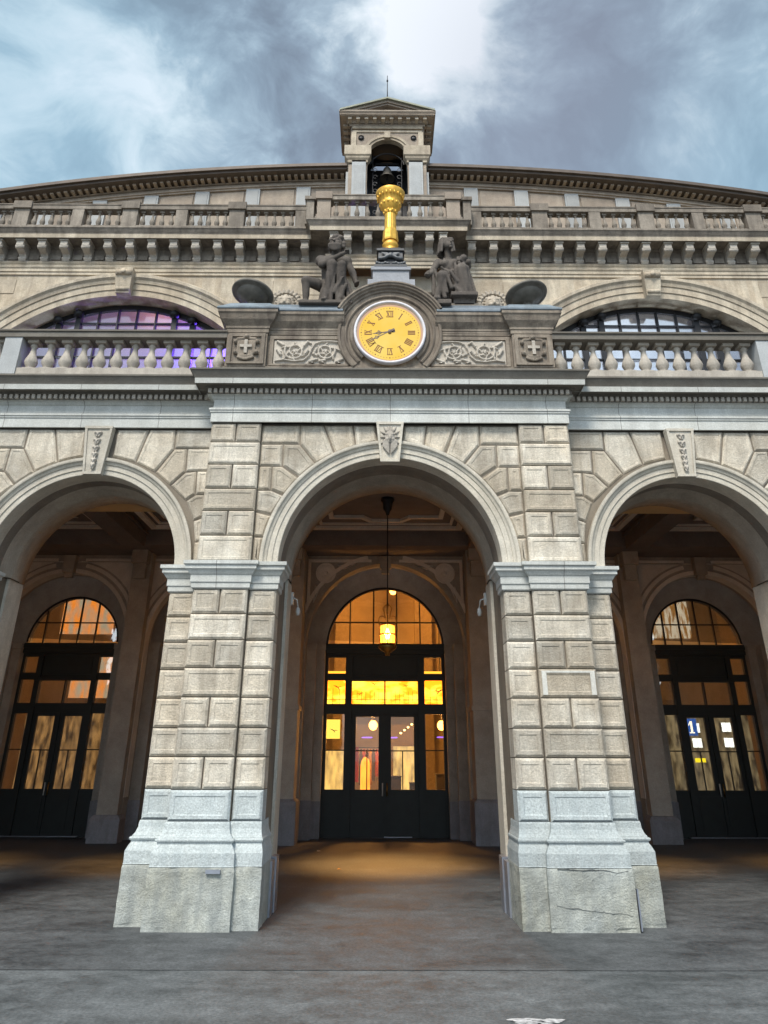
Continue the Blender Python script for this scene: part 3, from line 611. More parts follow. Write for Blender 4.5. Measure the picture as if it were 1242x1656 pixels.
# attic with clock housing --------------------------------------------
ZC, RC = 7.465, .9
attic = MB()
attic.box(-2.44, 2.44, 10.02, 10.55, 6.74, 7.50)
attic.box(-2.5, 2.5, 9.96, 10.6, 6.74, 6.90)
AT = part('attic', attic, 'attic', B)
def path_at(): return [(-2.47, 10.6), (-2.47, 9.95), (-1.86, 9.95), (-1.86, 10.02), (-.7, 10.02)]
CAPP = [(0, 7.46), (.015, 7.47), (.015, 7.53), (.03, 7.54), (.03, 7.575), (.05, 7.6), (.10, 7.66), (.13, 7.74), (.15, 7.76), (.15, 7.81)]
for sx in (-1, 1):
    fx = (lambda q: q.mirror()) if sx > 0 else (lambda q: q)
    m = MB().box(-2.47, -1.86, 9.951, 10.6, 6.9, 7.52)
    m.sweep(path_at(), CAPP)
    m.box(-2.47, -.6, 10.0, 10.6, 7.5, 7.80)
    # framed panels
    def frame(m, x0, x1, z0, z1, y, t=.05, d=.03):
        m.box(x0, x1, y-d, y+.02, z1-t, z1); m.box(x0, x1, y-d, y+.02, z0, z0+t*.6); m.box(x0, x0+t, y-d, y+.02, z0+t*.6, z1-t); m.box(x1-t, x1, y-d, y+.02, z0+t*.6, z1-t)
    frame(m, -2.44, -1.89, 6.93, 7.45, 9.95, .055, .025); frame(m, -1.82, -.62, 6.93, 7.44, 10.02, .055, .03)
    part('attic_pedestal', fx(m), 'attic', AT)
    sl = MB().sweep([(-2.47, 10.6), (-2.47, 9.95), (-1.86, 9.95), (-1.86, 10.02), (-.72, 10.02)], [(.155, 7.81), (.165, 7.82), (.165, 7.845), (.10, 7.90), (0, 8.0)])
    sl.box(-2.47, -.72, 9.98, 10.6, 7.79, 7.995)
    part('coping_slab', fx(sl), 'slab', AT)
    # shield: rounded square cartouche with a cross
    cx = -2.165
    def f(P):
        Q = np.stack([np.abs(P[..., 0]-cx), P[..., 1], P[..., 2]], -1)
        d = rbox(Q, (0, 9.94, 7.21), (.145, .03, .12), .03); d = smin(d, ell(Q, (0, 9.94, 7.08), (.12, .04, .09)), .02)
        for p in (ell(Q, (.0, 9.93, 7.385), (.05, .05, .035)), cap(Q, (.04, 9.93, 7.36), (.13, 9.93, 7.345), .022, .03), ell(Q, (.165, 9.93, 7.30), (.03, .045, .035)), ell(Q, (.16, 9.93, 7.12), (.03, .045, .04)), cap(Q, (.02, 9.92, 7.0), (.11, 9.93, 7.04), .022, .02)): d = smin(d, p, .012)
        return np.maximum(d, -rbox(Q, (0, 9.895, 7.20), (.118, .022, .128), .02))
    part('shield', fx(nets(f, (cx-.22, 9.85, 6.96), (cx+.22, 9.96, 7.43), .009)), 'attic', AT)
    part('shield_cross', fx(MB().box(cx-.024, cx+.024, 9.885, 9.93, 7.09, 7.32).box(cx-.09, cx-.0245, 9.887, 9.93, 7.19, 7.235).box(cx+.0245, cx+.09, 9.887, 9.93, 7.19, 7.235)), 'relief', AT)
    # scrollwork panel: spirals, stems and leaves in relief
    x0, x1, z0, z1 = -1.755, -.675, 6.975, 7.375
    segs = []
    for (sxc, szc, sr, dr, ph) in ((-1.44, 7.175, .155, 1, 2.6), (-.97, 7.175, .145, -1, .4)):
        pts = []
        for i in range(46):
            t = i/45; a = ph+dr*t*2*math.pi*1.75; rr = sr*(1-.80*t); pts.append((sxc+rr*math.cos(a), szc+rr*math.sin(a)))
        segs += [(pts[i], pts[i+1], .017*(1-.45*i/45)+.004) for i in range(45)]
        for i in range(0, 42, 4):
            (ax, az), (bx, bz) = pts[i], pts[i+1]; tx, tz = bx-ax, bz-az; L = math.hypot(tx, tz); nx, nz_ = -tz/L*dr*-1, tx/L*dr*-1
            segs.append(((ax, az), (ax+nx*.045+tx/L*.04, az+nz_*.045+tz/L*.04), .016))
        for k in range(6):
            a = k*math.pi/3; segs.append(((sxc, szc), (sxc+.035*math.cos(a), szc+.035*math.sin(a)), .013))
    st = [(-1.72, 7.01), (-1.60, 7.03), (-1.45, 7.005), (-1.30, 7.02), (-1.22, 7.10), (-1.19, 7.20), (-1.14, 7.30), (-1.04, 7.345), (-.9, 7.35), (-.72, 7.33)]
    segs += [(st[i], st[i+1], .017) for i in range(len(st)-1)]
    for (ax, az, bx, bz) in ((-1.7, 7.34, -1.62, 7.28), (-1.7, 7.2, -1.65, 7.12), (-1.25, 7.34, -1.3, 7.27), (-1.2, 7.0, -1.1, 7.04), (-1.05, 7.01, -.98, 7.02), (-.8, 7.0, -.72, 7.04), (-.7, 7.15, -.76, 7.2), (-1.24, 7.19, -1.28, 7.13), (-1.15, 7.13, -1.11, 7.22)):
        segs.append(((ax, az), (bx, bz), .026)); segs.append(((ax, az), (ax+.05, az-.03), .016))
    nx, nz2 = 190, 72; gx = np.linspace(x0, x1, nx); gz = np.linspace(z0, z1, nz2); GX, GZ = np.meshgrid(gx, gz, indexing='ij'); Hh = np.zeros(GX.shape)
    for (a, b, w) in segs:
        ax, az = a; dx, dz = b[0]-ax, b[1]-az; t = np.clip(((GX-ax)*dx+(GZ-az)*dz)/(dx*dx+dz*dz+1e-9), 0, 1)
        dd = np.hypot(GX-ax-t*dx, GZ-az-t*dz); Hh = np.maximum(Hh, np.sqrt(np.clip(1-(dd/w)**2, 0, 1))*(.026+w*.7))
    rl = MB(); rl.v = [(float(GX[i, j]), float(10.012-Hh[i, j]), float(GZ[i, j])) for i in range(nx) for j in range(nz2)]
    rl.f = [(i*nz2+j, (i+1)*nz2+j, (i+1)*nz2+j+1, i*nz2+j+1) for i in range(nx-1) for j in range(nz2-1)]; rl.sm = [True]*len(rl.f)
    part('scrollwork_panel', fx(rl), 'relief', AT)
# round housing
hs = MB(); hs.prism([(RC*.98*math.cos(R(a)), ZC+RC*.98*math.sin(R(a))) for a in range(-38, 219, 4)], 10.0, 10.55)
hs.ring(0, ZC, [(.99, 10.3), (.99, 9.90), (.975, 9.86), (.94, 9.85), (.925, 9.865), (.90, 9.87), (.885, 9.90), (.86, 9.90), (.84, 9.93), (.82, 9.94), (.81, 9.97), (.775, 9.97)], 24, 156, 48)
hs.v = [(x*(.93 if abs(x) > 0 else 1), y, ZC+(z-ZC)*.93) if False else (x, y, z) for x, y, z in hs.v]
HS = part('clock_hood', MB(), 'attic', AT)
hs2 = MB(); hs2.prism([(.80*math.cos(R(a)), ZC+.80*math.sin(R(a))) for a in range(-45, 226, 3)], 9.98, 10.55)
hs2.prism([(.88*math.cos(R(a)), ZC+.88*math.sin(R(a))) for a in range(20, 161, 4)]+[(-.70, ZC), (.70, ZC)], 9.985, 10.55)
hs2.ring(0, ZC, [(.905, 10.55), (.905, 9.86), (.895, 9.845), (.87, 9.84), (.855, 9.86), (.835, 9.865), (.82, 9.90), (.80, 9.905), (.785, 9.95), (.775, 9.955), (.77, 9.99)], 27, 153, 60)
hs2.ring(0, ZC, [(.80, 9.99), (.80, 9.95), (.785, 9.94), (.76, 9.94), (.75, 9.965), (.70, 9.967), (.69, 9.95), (.67, 9.94), (.655, 9.955), (.65, 9.972), (.62, 9.974), (.60, 9.93), (.575, 9.915), (.555, 9.925), (.54, 9.95)], -46, 226, 90)
part('clock_housing', hs2, 'attic', AT)
bpy.data.objects.remove(HS)

# lower balustrades ---------------------------------------------------
BAL = [(.045, 0), (.062, .0), (.062, .03), (.045, .04), (.05, .06), (.078, .11), (.085, .145), (.075, .185), (.045, .26), (.034, .33), (.034, .36), (.05, .375), (.05, .39), (.036, .40), (.045, .44), (.045, .46)]
def baluster_mesh(h, w):
    m = MB(); k = h/.46; m.lathe(0, 0, [(r*w, z*k) for r, z in BAL], 14); b = .07*w; m.box(-b, b, -b, b, h-.045, h); m.box(-b, b, -b, b, -.0, .035*k)
    return m
def balustrade(y, x0, x1, zb, zt, posts, spac, hw, wsc, mat, matb, matp, rail=.05, cap_h=.0, ends=True):
    top = part('balustrade', MB().box(x0, x1, y-.11*wsc-rail, y+.11*wsc+rail, zt-.12, zt-.03).box(x0, x1, y-.13*wsc-rail, y+.13*wsc+rail, zt-.029, zt), mat, B)
    part('plinth_rail', MB().box(x0, x1, y-.12*wsc, y+.12*wsc, zb-.12, zb), matb, top)
    for (px, pw, ph) in posts:
        m = MB().box(px-pw, px+pw, y-.13*wsc-.01, y+.13*wsc+.01, zb-.11, zt-.121)
        if ph: m.box(px-pw-.03, px+pw+.03, y-.17*wsc-rail, y+.17*wsc+rail, zt-.121+.002, zt+ph)
        part('post', m, matp, top)
    proto = None; edges = sorted([(px-pw, px+pw) for px, pw, _ in posts]); xs = []
    cur = x0
    for (a, b) in edges+[(x1, x1)]:
        L = a-cur
        if L > spac*.8:
            k = max(1, round(L/spac)); xs += [cur+L*(i+.5)/k for i in range(k)]
        cur = b
    me = None
    for x in xs:
        if me is None:
            mb = baluster_mesh(zt-.12-zb, wsc); w = wl(top); o = part('baluster', mb, matb, None); o.parent = top; o.location = Vector((x, y, zb))-w; me = o
        else:
            q = me.copy(); col.objects.link(q); q.location = Vector((x, y, zb))-w
    return top
for sx in (-1, 1):
    a, b = sorted((sx*2.47, sx*9.9))
    balustrade(10.12, a, b, 6.87, 7.50, [(sx*5.70, .13, 0), (sx*9.2, .13, 0)], .265, 0, 1.16, 'corn', 'relief', 'pale')

# upper storey --------------------------------------------------------
UW = MB(); YU = 12.2; CZ, RW = 6.51, 3.04; AX = 5.03
for sx in (-1, 1):
    n = 64; pts = [(sx*AX+RW*math.cos(math.pi*i/n), CZ+RW*math.sin(math.pi*i/n)) for i in range(n+1)]
    for i in range(n):
        (xa, za), (xb, zb_) = pts[i], pts[i+1]
        UW.add([(xa,YU,za),(xb,YU,zb_),(xb,YU,10.05),(xa,YU,10.05),(xa,YU+.5,za),(xb,YU+.5,zb_)], [(3,2,1,0),(1,5,4,0)])
    a, b = sorted((sx*(AX+RW), sx*10.4)); UW.box(a, b, YU, YU+.5, 6.5, 10.05)
UW.box(-(AX-RW), AX-RW, YU, YU+.5, 6.5, 10.05)
U_ = part('upper_wall', UW, 'upper', B)
# faint ashlar joints as slightly proud courses beside the arches
jt = MB()
for sx in (-1, 1):
    for k in range(9):
        z0 = 7.3+k*.33
        for j in range(-1, 12):
            xa = .05+j*.62+(.31 if k % 2 else 0); xb = xa+.61
            def outside(x, z): return math.hypot(x-AX, z-CZ) > 3.50
            if xa > 0 and xb < 10.3 and all(outside(x, z) for x in (xa, xb) for z in (z0, z0+.32)) and z0+.32 < 10.04:
                jt.block([(sx*xa, z0), (sx*xb, z0), (sx*xb, z0+.322), (sx*xa, z0+.322)], YU-.012, YU+.02, .006, 0, 0, .002)
part('ashlar_courses', jt, 'upper', U_)
for sx in (-1, 1):
    cx = sx*AX
    av = MB().ring(cx, CZ, [(RW, YU+.3), (RW, YU-.05), (RW+.12, YU-.055), (RW+.125, YU-.075), (RW+.25, YU-.08), (RW+.255, YU-.10), (RW+.32, YU-.12), (RW+.36, YU-.16), (RW+.42, YU-.165), (RW+.44, YU-.14), (RW+.44, YU+.02)], 0, 180, 96)
    part('window_arch', av, 'upper', U_)
    ks = MB(); ks.add([(cx-.13, YU-.05, 9.52), (cx+.13, YU-.05, 9.52), (cx+.17, YU-.05, 10.03), (cx-.17, YU-.05, 10.03), (cx-.13, YU-.2, 9.52), (cx+.13, YU-.2, 9.52), (cx+.17, YU-.30, 10.03), (cx-.17, YU-.30, 10.03)],
        [(4, 5, 6, 7), (0, 4, 7, 3), (1, 2, 6, 5), (0, 1, 5, 4), (3, 7, 6, 2)])
    ks.tube([(cx-.15, YU-.26, 9.93), (cx+.15, YU-.26, 9.93)], .065, 12); ks.tube([(cx-.12, YU-.2, 9.6), (cx+.12, YU-.2, 9.6)], .045, 12); ks.tube([(cx, YU-.30, 9.93), (cx, YU-.34, 9.93)], .05, 12)
    part('window_keystone', ks, 'upper', U_)
    # iron glazing
    fr = MB(); yg = 12.52; rg = 3.0
    fr.ring(cx, CZ, [(rg+.1, yg-.02), (rg-.06, yg-.02), (rg-.06, yg+.06)], 0, 180, 80)
    def vbar(x, w, d=.05):
        h = math.sqrt(max(.01, (rg-.03)**2-(x-cx)**2)); fr.box(x-w/2, x+w/2, yg-d, yg+.03, 6.6, CZ+h)
    for q in (-1.28, -.92, .92, 1.28): vbar(cx+q, .10, .07)
    for q in (-.55, -.18, .18, .55, -1.68, -2.1, 1.68, 2.1, -2.5, 2.5): vbar(cx+q, .026)
    for z in (9.13, 8.4, 7.6): h = math.sqrt(max(.01, (rg-.05)**2-(z-CZ)**2)); fr.box(cx-h, cx+h, yg-.045, yg+.025, z-.012, z+.012)
    for q in (-1.28, -.92, .92, 1.28):
        z = CZ+math.sqrt(rg**2-q*q); fr.lathe(cx+q, yg-.1, [(.0, z-.14), (.09, z-.12), (.1, z-.04), (.05, z-.0), (.0, z+.01)], 10)
    Wn = part('lunette_window', fr, 'iron', B)
    pts = [(cx+rg*math.cos(R(a)), CZ+rg*math.sin(R(a))) for a in range(0, 181, 3)]
    gl = MB(); gl.prism(pts+[(cx-rg, 6.45), (cx+rg, 6.45)], yg+.005, yg+.012)
    part('pane', gl, 'LW' if sx < 0 else 'RW', Wn) if False else part('pane', gl, glass('lunette_glass', (.9, .9, .9), .12 if sx < 0 else .25, .08), Wn)
    # the concourse wall seen through the glass
    part('inner_wall', MB().box(cx-3.3, cx+3.3, 14.2, 14.3, 6.0, 11), plain('concourse_plaster', (.62, .58, .62), .8, 0, .2, 1.5), Wn)
    part('side_reveal', MB().box(cx-3.35, cx-3.3, 12.7, 14.3, 6.0, 11).box(cx+3.3, cx+3.35, 12.7, 14.3, 6, 11).box(cx-3.3, cx+3.3, 12.7, 14.3, 5.95, 6.0).box(cx-3.3, cx+3.3, 12.7, 14.3, 11, 11.05), 'hallwall', Wn)
def area(name, loc, c, e, size, rot=(0, 0, 0), parent=None):
    d = bpy.data.lights.new(name, 'AREA'); d.energy = e; d.color = c; d.size = size; o = bpy.data.objects.new(name, d); col.objects.link(o); o.location = loc; o.rotation_euler = rot
    return o
def point(name, loc, c, e, r=.05):
    d = bpy.data.lights.new(name, 'POINT'); d.energy = e; d.color = c; d.shadow_soft_size = r; o = bpy.data.objects.new(name, d); col.objects.link(o); o.location = loc; return o
point('concourse_violet_light', (-3.2, 13.6, 8.9), (.16, .07, 1), 95, .15)
point('concourse_pink_light', (-4.2, 13.2, 7.0), (1, .5, .85), 10, .2)
point('concourse_white_light', (-6.3, 13.3, 7.6), (.68, .80, 1), 30, .2)
point('concourse_amber_light', (-5.0, 13.5, 10.4), (1, .45, .12), 6, .2)
point('concourse_white_light', (5.0, 13.2, 7.6), (.72, .86, 1), 55, .25)

# upper cornice -------------------------------------------------------
UC = [(.0, 10.03), (.03, 10.035), (.03, 10.09), (.05, 10.10), (.05, 10.16), (.07, 10.18), (.08, 10.21), (.05, 10.225), (.05, 10.25), (.07, 10.27), (.09, 10.30)]
UC2 = [(.09, 10.30), (.09, 10.315), (.03, 10.325), (.03, 10.62), (.06, 10.64), (.08, 10.665), (.36, 10.67), (.36, 10.655), (.372, 10.655)]
UC3 = [(.372, 10.655), (.378, 10.66), (.384, 10.745)]
UC4 = [(.384, 10.745), (.392, 10.765), (.41, 10.79), (.44, 10.84), (.455, 10.85), (.455, 10.885), (.1, 10.93)]
pu = [(-10.4, 12.2), (-1.12, 12.2), (-1.12, 11.92), (1.12, 11.92), (1.12, 12.2), (10.4, 12.2)]
C1 = part('upper_cornice', MB().sweep(pu, UC), 'upper', B)
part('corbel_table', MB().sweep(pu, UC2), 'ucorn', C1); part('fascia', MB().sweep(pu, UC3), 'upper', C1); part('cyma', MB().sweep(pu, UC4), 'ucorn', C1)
ztb = 10.66
def bracket():
    m = MB(); z1 = ztb-.002; pr = [(0, 10.31), (-.06, 10.315), (-.085, 10.35), (-.07, 10.40), (-.10, 10.44), (-.20, 10.46), (-.27, 10.50), (-.285, 10.54), (-.285, z1), (0, z1)]
    w = .068; n = len(pr); m.add([(-w, y, z) for y, z in pr]+[(w, y, z) for y, z in pr], [tuple(range(n)), tuple(range(2*n-1, n-1, -1))]+[(i, i+n, (i+1) % n+n, (i+1) % n) for i in range(n)])
    m.tube([(-w-.012, -.235, 10.515), (w+.012, -.235, 10.515)], .042, 12); m.tube([(-w-.01, -.06, 10.37), (w+.01, -.06, 10.37)], .03, 10)
    m.box(-w-.02, w+.02, -.31, 0, z1-.03, z1+.0); return m
bp = None
bxs = [(sx*(1.62+.424*i), 12.17) for sx in (-1, 1) for i in range(20)]+[(.392*k, 11.89) for k in range(-3, 4)]
for (x, y) in bxs:
    if abs(x) < 1.2 and abs(x) > 1.17: x = math.copysign(1.045, x)
    if bp is None: bp = part('bracket', bracket(), 'relief', None); bp.parent = C1; bp.location = Vector((x, y, 0))-wl(C1)
    else: q = bp.copy(); col.objects.link(q); q.location = Vector((x, y, 0))-wl(C1)
cf = MB()
for (x, y) in bxs[:40]:
    xx = x+.212*(1 if x > 0 else -1); cf.box(xx-.09, xx+.09, y-.035, y, 10.36, 10.47)
part('sunk_panel', cf, 'ucorn', C1)
for sx in (-1, 1):
    posts = [(sx*1.74, .10, 0), (sx*3.0, .15, .05), (sx*4.09, .115, 0), (sx*5.11, .15, .05), (sx*6.14, .115, 0), (sx*7.25, .15, .05), (sx*8.3, .115, 0), (sx*9.4, .15, .05)]
    a, b = sorted((sx*1.62, sx*10.3))
    balustrade(11.97, a, b, 11.02, 11.52, posts, .17, 0, .62, 'ucorn', 'ucorn', 'ucorn', .03)
balustrade(11.62, -1.42, 1.42, 10.99, 11.50, [(-1.25, .13, .05), (1.25, .13, .05)], .2, 0, .62, 'ucorn', 'ucorn', 'gable', .03)
for sx in (-1, 1):
    m = MB().box(sx*1.45, sx*1.60, 11.60, 12.0, 10.85, 11.42); m.box(sx*1.43, sx*1.63, 11.56, 12.02, 11.421, 11.50)
    part('corner_post', m, 'ucorn', C1)

# curved gable --------------------------------------------------------
YG = 14.7; GR = 50.; GZ = 14.86-GR
def gz(x, d=0): return GZ+math.sqrt((GR-d)**2-x*x)
gm = MB(); n = 60
for i in range(n):
    xa, xb = -12+24*i/n, -12+24*(i+1)/n
    if -1.0 < (xa+xb)/2 < 1.0: continue
    gm.add([(xa, YG, 10.7), (xb, YG, 10.7), (xb, YG, gz(xb, .1)), (xa, YG, gz(xa, .1))], [(0, 1, 2, 3)])
G = part('gable_wall', gm, 'gable', B)
def arcband(m, d0, d1, y0, y1, xr=12, n=80, side=1):
    for sx in (side,):
        for i in range(n):
            xa, xb = sx*(1.0+(xr-1)*i/n), sx*(1.0+(xr-1)*(i+1)/n)
            if xa > xb: xa, xb = xb, xa
            vs = [(xa, y0, gz(xa, d0)), (xb, y0, gz(xb, d0)), (xb, y0, gz(xb, d1)), (xa, y0, gz(xa, d1)), (xa, y1, gz(xa, d0)), (xb, y1, gz(xb, d0)), (xb, y1, gz(xb, d1)), (xa, y1, gz(xa, d1))]
            m.add(vs, [(0, 1, 2, 3), (4, 5, 1, 0), (3, 2, 6, 7)])
for sx in (-1, 1):
    m = MB(); arcband(m, .44, .39, YG-.05, YG+.01, side=sx); arcband(m, .39, .345, YG-.08, YG+.01, side=sx); part('gable_moulding', m, 'gable', G)
    m = MB(); arcband(m, .225, .19, YG-.05, YG+.01, side=sx); part('gable_fillet', m, 'gable', G)
    m = MB(); arcband(m, .085, .0, YG-.42, YG+.6, side=sx); part('roof_edge', m, 'roof', G)
    m = MB(); arcband(m, .15, .086, YG-.36, YG+.01, side=sx); part('eaves_board', m, 'roof', G)
for sx in (-1, 1):
    m = MB()
    for i in range(62):
        x = sx*(1.12+.165*i); z = gz(x, .15); m.box(x-.04, x+.04, YG-.22, YG, z-.05, z-.002)
    part('modillion_row', m, 'gable', G)
    for i in range(8):
        x = sx*(2.08+1.245*i); m = MB().box(x-.17, x+.17, YG-.06, YG, 10.7, gz(x, .44)); m.box(x-.13, x+.13, YG-.075, YG-.06, 10.7, gz(x, .44)-.06); part('gable_pilaster', m, 'pale', G)
        xa, xb = sorted((sx*(2.08+1.245*i+.23), sx*(2.08+1.245*(i+1)-.23)))
        part('gable_panel', MB().prism([(xa, 10.7), (xb, 10.7), (xb, gz(xb, .50)), (xa, gz(xa, .50))], YG-.03, YG), 'gable', G)
rf = MB()
for i in range(n):
    xa, xb = -12+24*i/n, -12+24*(i+1)/n; rf.add([(xa, YG+.5, gz(xa)), (xb, YG+.5, gz(xb)), (xb, 60, gz(xb)), (xa, 60, gz(xa))], [(0, 1, 2, 3)])
part('hall_roof', rf, 'roof', G) if 0 else None
part('terrace_floor', MB().box(-12, 12, 12.3, 14.6, 10.62, 10.7), 'corn', B)

# bell tower ----------------------------------------------------------
YT = 14.25; T = MB()
TB = 15.45
for sx in (-1, 1):
    T.box(sx*.50, sx*.96, YT, YT+.12, 10.7, 14.89); T.box(sx*.62, sx*.96, YT+.12, TB-.3, 10.7, 14.89); T.box(sx*.62, sx*.96, TB-.3, TB, 10.7, 15.0)
T.archwall(-.92, .92, 15.03, 16.10, 0, 15.10, .48, YT+.02, YT+.14, 32); T2 = MB().archwall(-.92, .92, 15.03, 16.10, 0, 15.43, .47, TB-.06, TB, 32)
T.box(-.92, -.63, YT+.14, TB-.06, 14.89, 16.10); T.box(.63, .92, YT+.14, TB-.06, 14.89, 16.10)
TW = part('bell_tower', T, 'gable', B); part('rear_arch', T2, 'iron', TW)
m = MB()
for sx in (-1, 1):
    m.box(sx*.53, sx*.87, YT-.05, YT-.001, 10.7, 14.98); m.box(sx*.58, sx*.82, YT-.065, YT-.05, 10.7, 14.69); m.box(sx*.90, sx*1.02, YT+.08, YT+.4, 10.7, 14.6)
part('tower_pilaster', m, 'pale', TW)
m = MB()
for sx in (-1, 1):
    a, b = sorted((sx*.50, sx*.96)); m.sweep([(a, YT+(1.2 if sx < 0 else .12)), (a, YT-.03), (b, YT-.03), (b, YT+(.12 if sx < 0 else 1.2))], [(0, 14.79), (.02, 14.81), (.02, 14.86), (.06, 14.91), (.07, 14.96), (.10, 14.99), (.10, 15.28), (0, 15.07)])
m.ring(0, 15.10, [(.475, YT+.13), (.475, YT-.02), (.53, YT-.025), (.535, YT-.05), (.60, YT-.055), (.61, YT+.03)], 0, 180, 40)
m.box(-.87, .87, YT-.005, YT+.02, 15.83, 15.89); m.box(-.89, .89, YT-.03, YT+.02, 15.93, 16.01)
m.box(-.075, .075, YT-.12, YT+.01, 15.55, 15.75)
for sx in (-1, 1): m.box(sx*.78, sx*.90, YT-.02, YT+.02, 15.10, 15.83)
part('tower_moulding', m, 'upper', TW)
m = MB()
for sx in (-1, 1): m.ring(sx*.66, 15.65, [(.075, YT+.03), (.075, YT-.01), (.05, YT-.03), (.035, YT-.01), (.0, YT-.015)], 0, 360, 20)
part('roundel', m, 'iron', TW)
# entablature, eaves and pediment
m = MB(); m.sweep([(-.94, TB), (-.94, YT), (.94, YT), (.94, TB)], [(0, 16.02), (.02, 16.03), (.03, 16.16), (.06, 16.08), (.08, 16.12), (.10, 16.15), (.24, 16.16), (.24, 16.22), (.28, 16.27), (.28, 16.31)])
m.box(-1.2, 1.2, YT-.26, TB, 16.18, 16.20)
part('tower_eaves', m, 'gable', TW)
m = MB()
for i in range(10): x = -.95+.211*i; m.box(x-.045, x+.045, YT-.2, YT, 16.09, 16.155)
for sx in (-1, 1):
    for i in range(6): y = YT+.1+.21*i; m.box(sx*.95, sx*1.13, y-.045, y+.045, 16.09, 16.155)
part('modillion_row', m, 'lion', TW)
m = MB(); m.prism([(-1.0, 16.31), (1.0, 16.31), (0, 16.62)], YT-.06, TB)
def rake(y0, y1, a, b, sx, m):
    # raking cornice strip between height a (under) and b (top)
    m.add([(sx*1.20, y0, 16.29+a), (0, y0, 16.70+a), (0, y0, 16.70+b), (sx*1.20, y0, 16.29+b), (sx*1.20, y1, 16.29+a), (0, y1, 16.70+a), (0, y1, 16.70+b), (sx*1.20, y1, 16.29+b)],
          [(0, 1, 2, 3) if sx < 0 else (3, 2, 1, 0), (3, 2, 6, 7), (0, 4, 5, 1), (0, 3, 7, 4)])
for sx in (-1, 1): rake(YT-.24, TB, -.07, .0, sx, m); rake(YT-.20, TB, -.12, -.07, sx, m)
part('pediment', m, 'gable', TW)
m = MB()
for sx in (-1, 1): rake(YT-.30, TB+.05, .003, .055, sx, m)
part('tower_roof', m, 'copper', TW)
part('lightning_rod', MB().tube([(0.0, YT-.05, 16.7), (0.0, YT-.05, 17.78)], [.016, .008], 8).lathe(0, YT-.05, [(.0, 17.55), (.025, 17.57), (.02, 17.62), (0, 17.65)], 8), 'iron', TW)
# interior of the belfry
m = MB(); m.box(-.505, .505, TB-.2, TB-.14, 10.7, 15.48)
part('belfry_screen', m, 'iron', TW)
m = MB().box(-.6, .6, YT+.14, TB-.06, 15.93, 15.98); m.box(-.62, -.51, YT+.141, TB-.06, 10.7, 15.9); m.box(.51, .62, YT+.141, TB-.06, 10.7, 15.9); part('belfry_shade_lining', m, 'iron', TW)  # dark side lining stands for the shade on the tower reveal
m = MB()
yl = YT+.25
m.ring(0, 14.93, [(.44, yl), (.415, yl), (.415, yl+.02), (.44, yl+.02), (.44, yl)], 10, 170, 30)
for sx in (-1, 1):
    m.tube([(sx*.36, yl, 13.2), (sx*.36, yl, 15.28)], .012, 6)
    for k in range(7):
        cxk, czk = sx*(.22+.03*math.sin(k*2)), 14.1+.13*k
        m.ring(sx*.30, 13.5+.22*k, [(.055, yl), (.042, yl), (.042, yl+.012), (.055, yl+.012), (.055, yl)], 0, 300, 14)
m.ring(0, 14.83, [(.33, TB-.35), (.30, TB-.35), (.30, TB-.33)], 0, 180, 24)
for k in range(9):
    a = R(20+17.5*k); m.tube([(.30*math.cos(a), TB-.34, 14.98+.32*math.sin(a)), (.44*math.cos(a), TB-.34, 14.80+.42*math.sin(a))], .009, 5)
part('iron_lattice', m, 'iron', TW)

bell = thing('bell', 'dark bronze bell hanging in the arch of the roof tower', 'bell', (0, 14.85, 15.0))
m = MB().lathe(0, 14.85, [(.0, 15.20), (.07, 15.19), (.10, 15.13), (.115, 15.04), (.14, 14.94), (.19, 14.86), (.20, 14.84), (.18, 14.84), (.12, 14.93), (0, 14.98)], 24); part('bell_body', m, 'bronze', bell)
part('bell_hanger', MB().box(-.30, .30, 14.82, 14.88, 15.28, 15.34).box(-.02, .02, 14.83, 14.87, 15.18, 15.29), 'iron', bell)
part('clapper', MB().tube([(0, 14.85, 14.98), (0, 14.85, 14.80)], [.008, .02], 8), 'iron', bell)

# ------------------------------------------------------------------ clock
CK = thing('clock', 'round yellow lit clock with Roman numerals above the central arch', 'clock', (0, 9.95, ZC))
m = MB().ring(0, 0, [(.548, .02), (.548, -.055), (.53, -.065), (.512, -.06), (.506, -.03), (.50, .0)], 0, 360, 72, True); m.v = [(x, y+9.93, z+ZC) for x, y, z in m.v]
part('bezel', m, plain('white_bezel', (.62, .60, .62), .5), CK)
def disc(r0, r1, y, n=72):
    return MB().ring(0, ZC, [(r1, y), (r0, y)], 0, 360, n)
part('dial_rim', MB().ring(0, ZC, [(.502, 9.925), (.47, 9.925)], 0, 360, 72), emit('dial_rim_glow', (.95, .62, .42), .27), CK)
part('dial', MB().prism([(.471*math.cos(R(a)), ZC+.471*math.sin(R(a))) for a in range(0, 360, 5)], 9.926, 9.935), emit('dial_glow', (1, .64, .10), .36, (1, .74, .20), 2.2), CK)
def stroke(m, p, q, w, y0, y1, cut=None):
    (x0, z0), (x1, z1) = p, q; L = math.hypot(x1-x0, z1-z0); nx, nz_ = -(z1-z0)/L*w/2, (x1-x0)/L*w/2
    m.prism([(x0+nx, z0+nz_), (x1+nx, z1+nz_), (x1-nx, z1-nz_), (x0-nx, z0-nz_)], y0, y1)
NUM = {12: 'XII', 1: 'I', 2: 'II', 3: 'III', 4: 'IIII', 5: 'V', 6: 'VI', 7: 'VII', 8: 'VIII', 9: 'IX', 10: 'X', 11: 'XI'}
nm = MB(); HN = .105; RN = .33; KIND = plain('numeral_paint', (.16, .045, .01), .6)
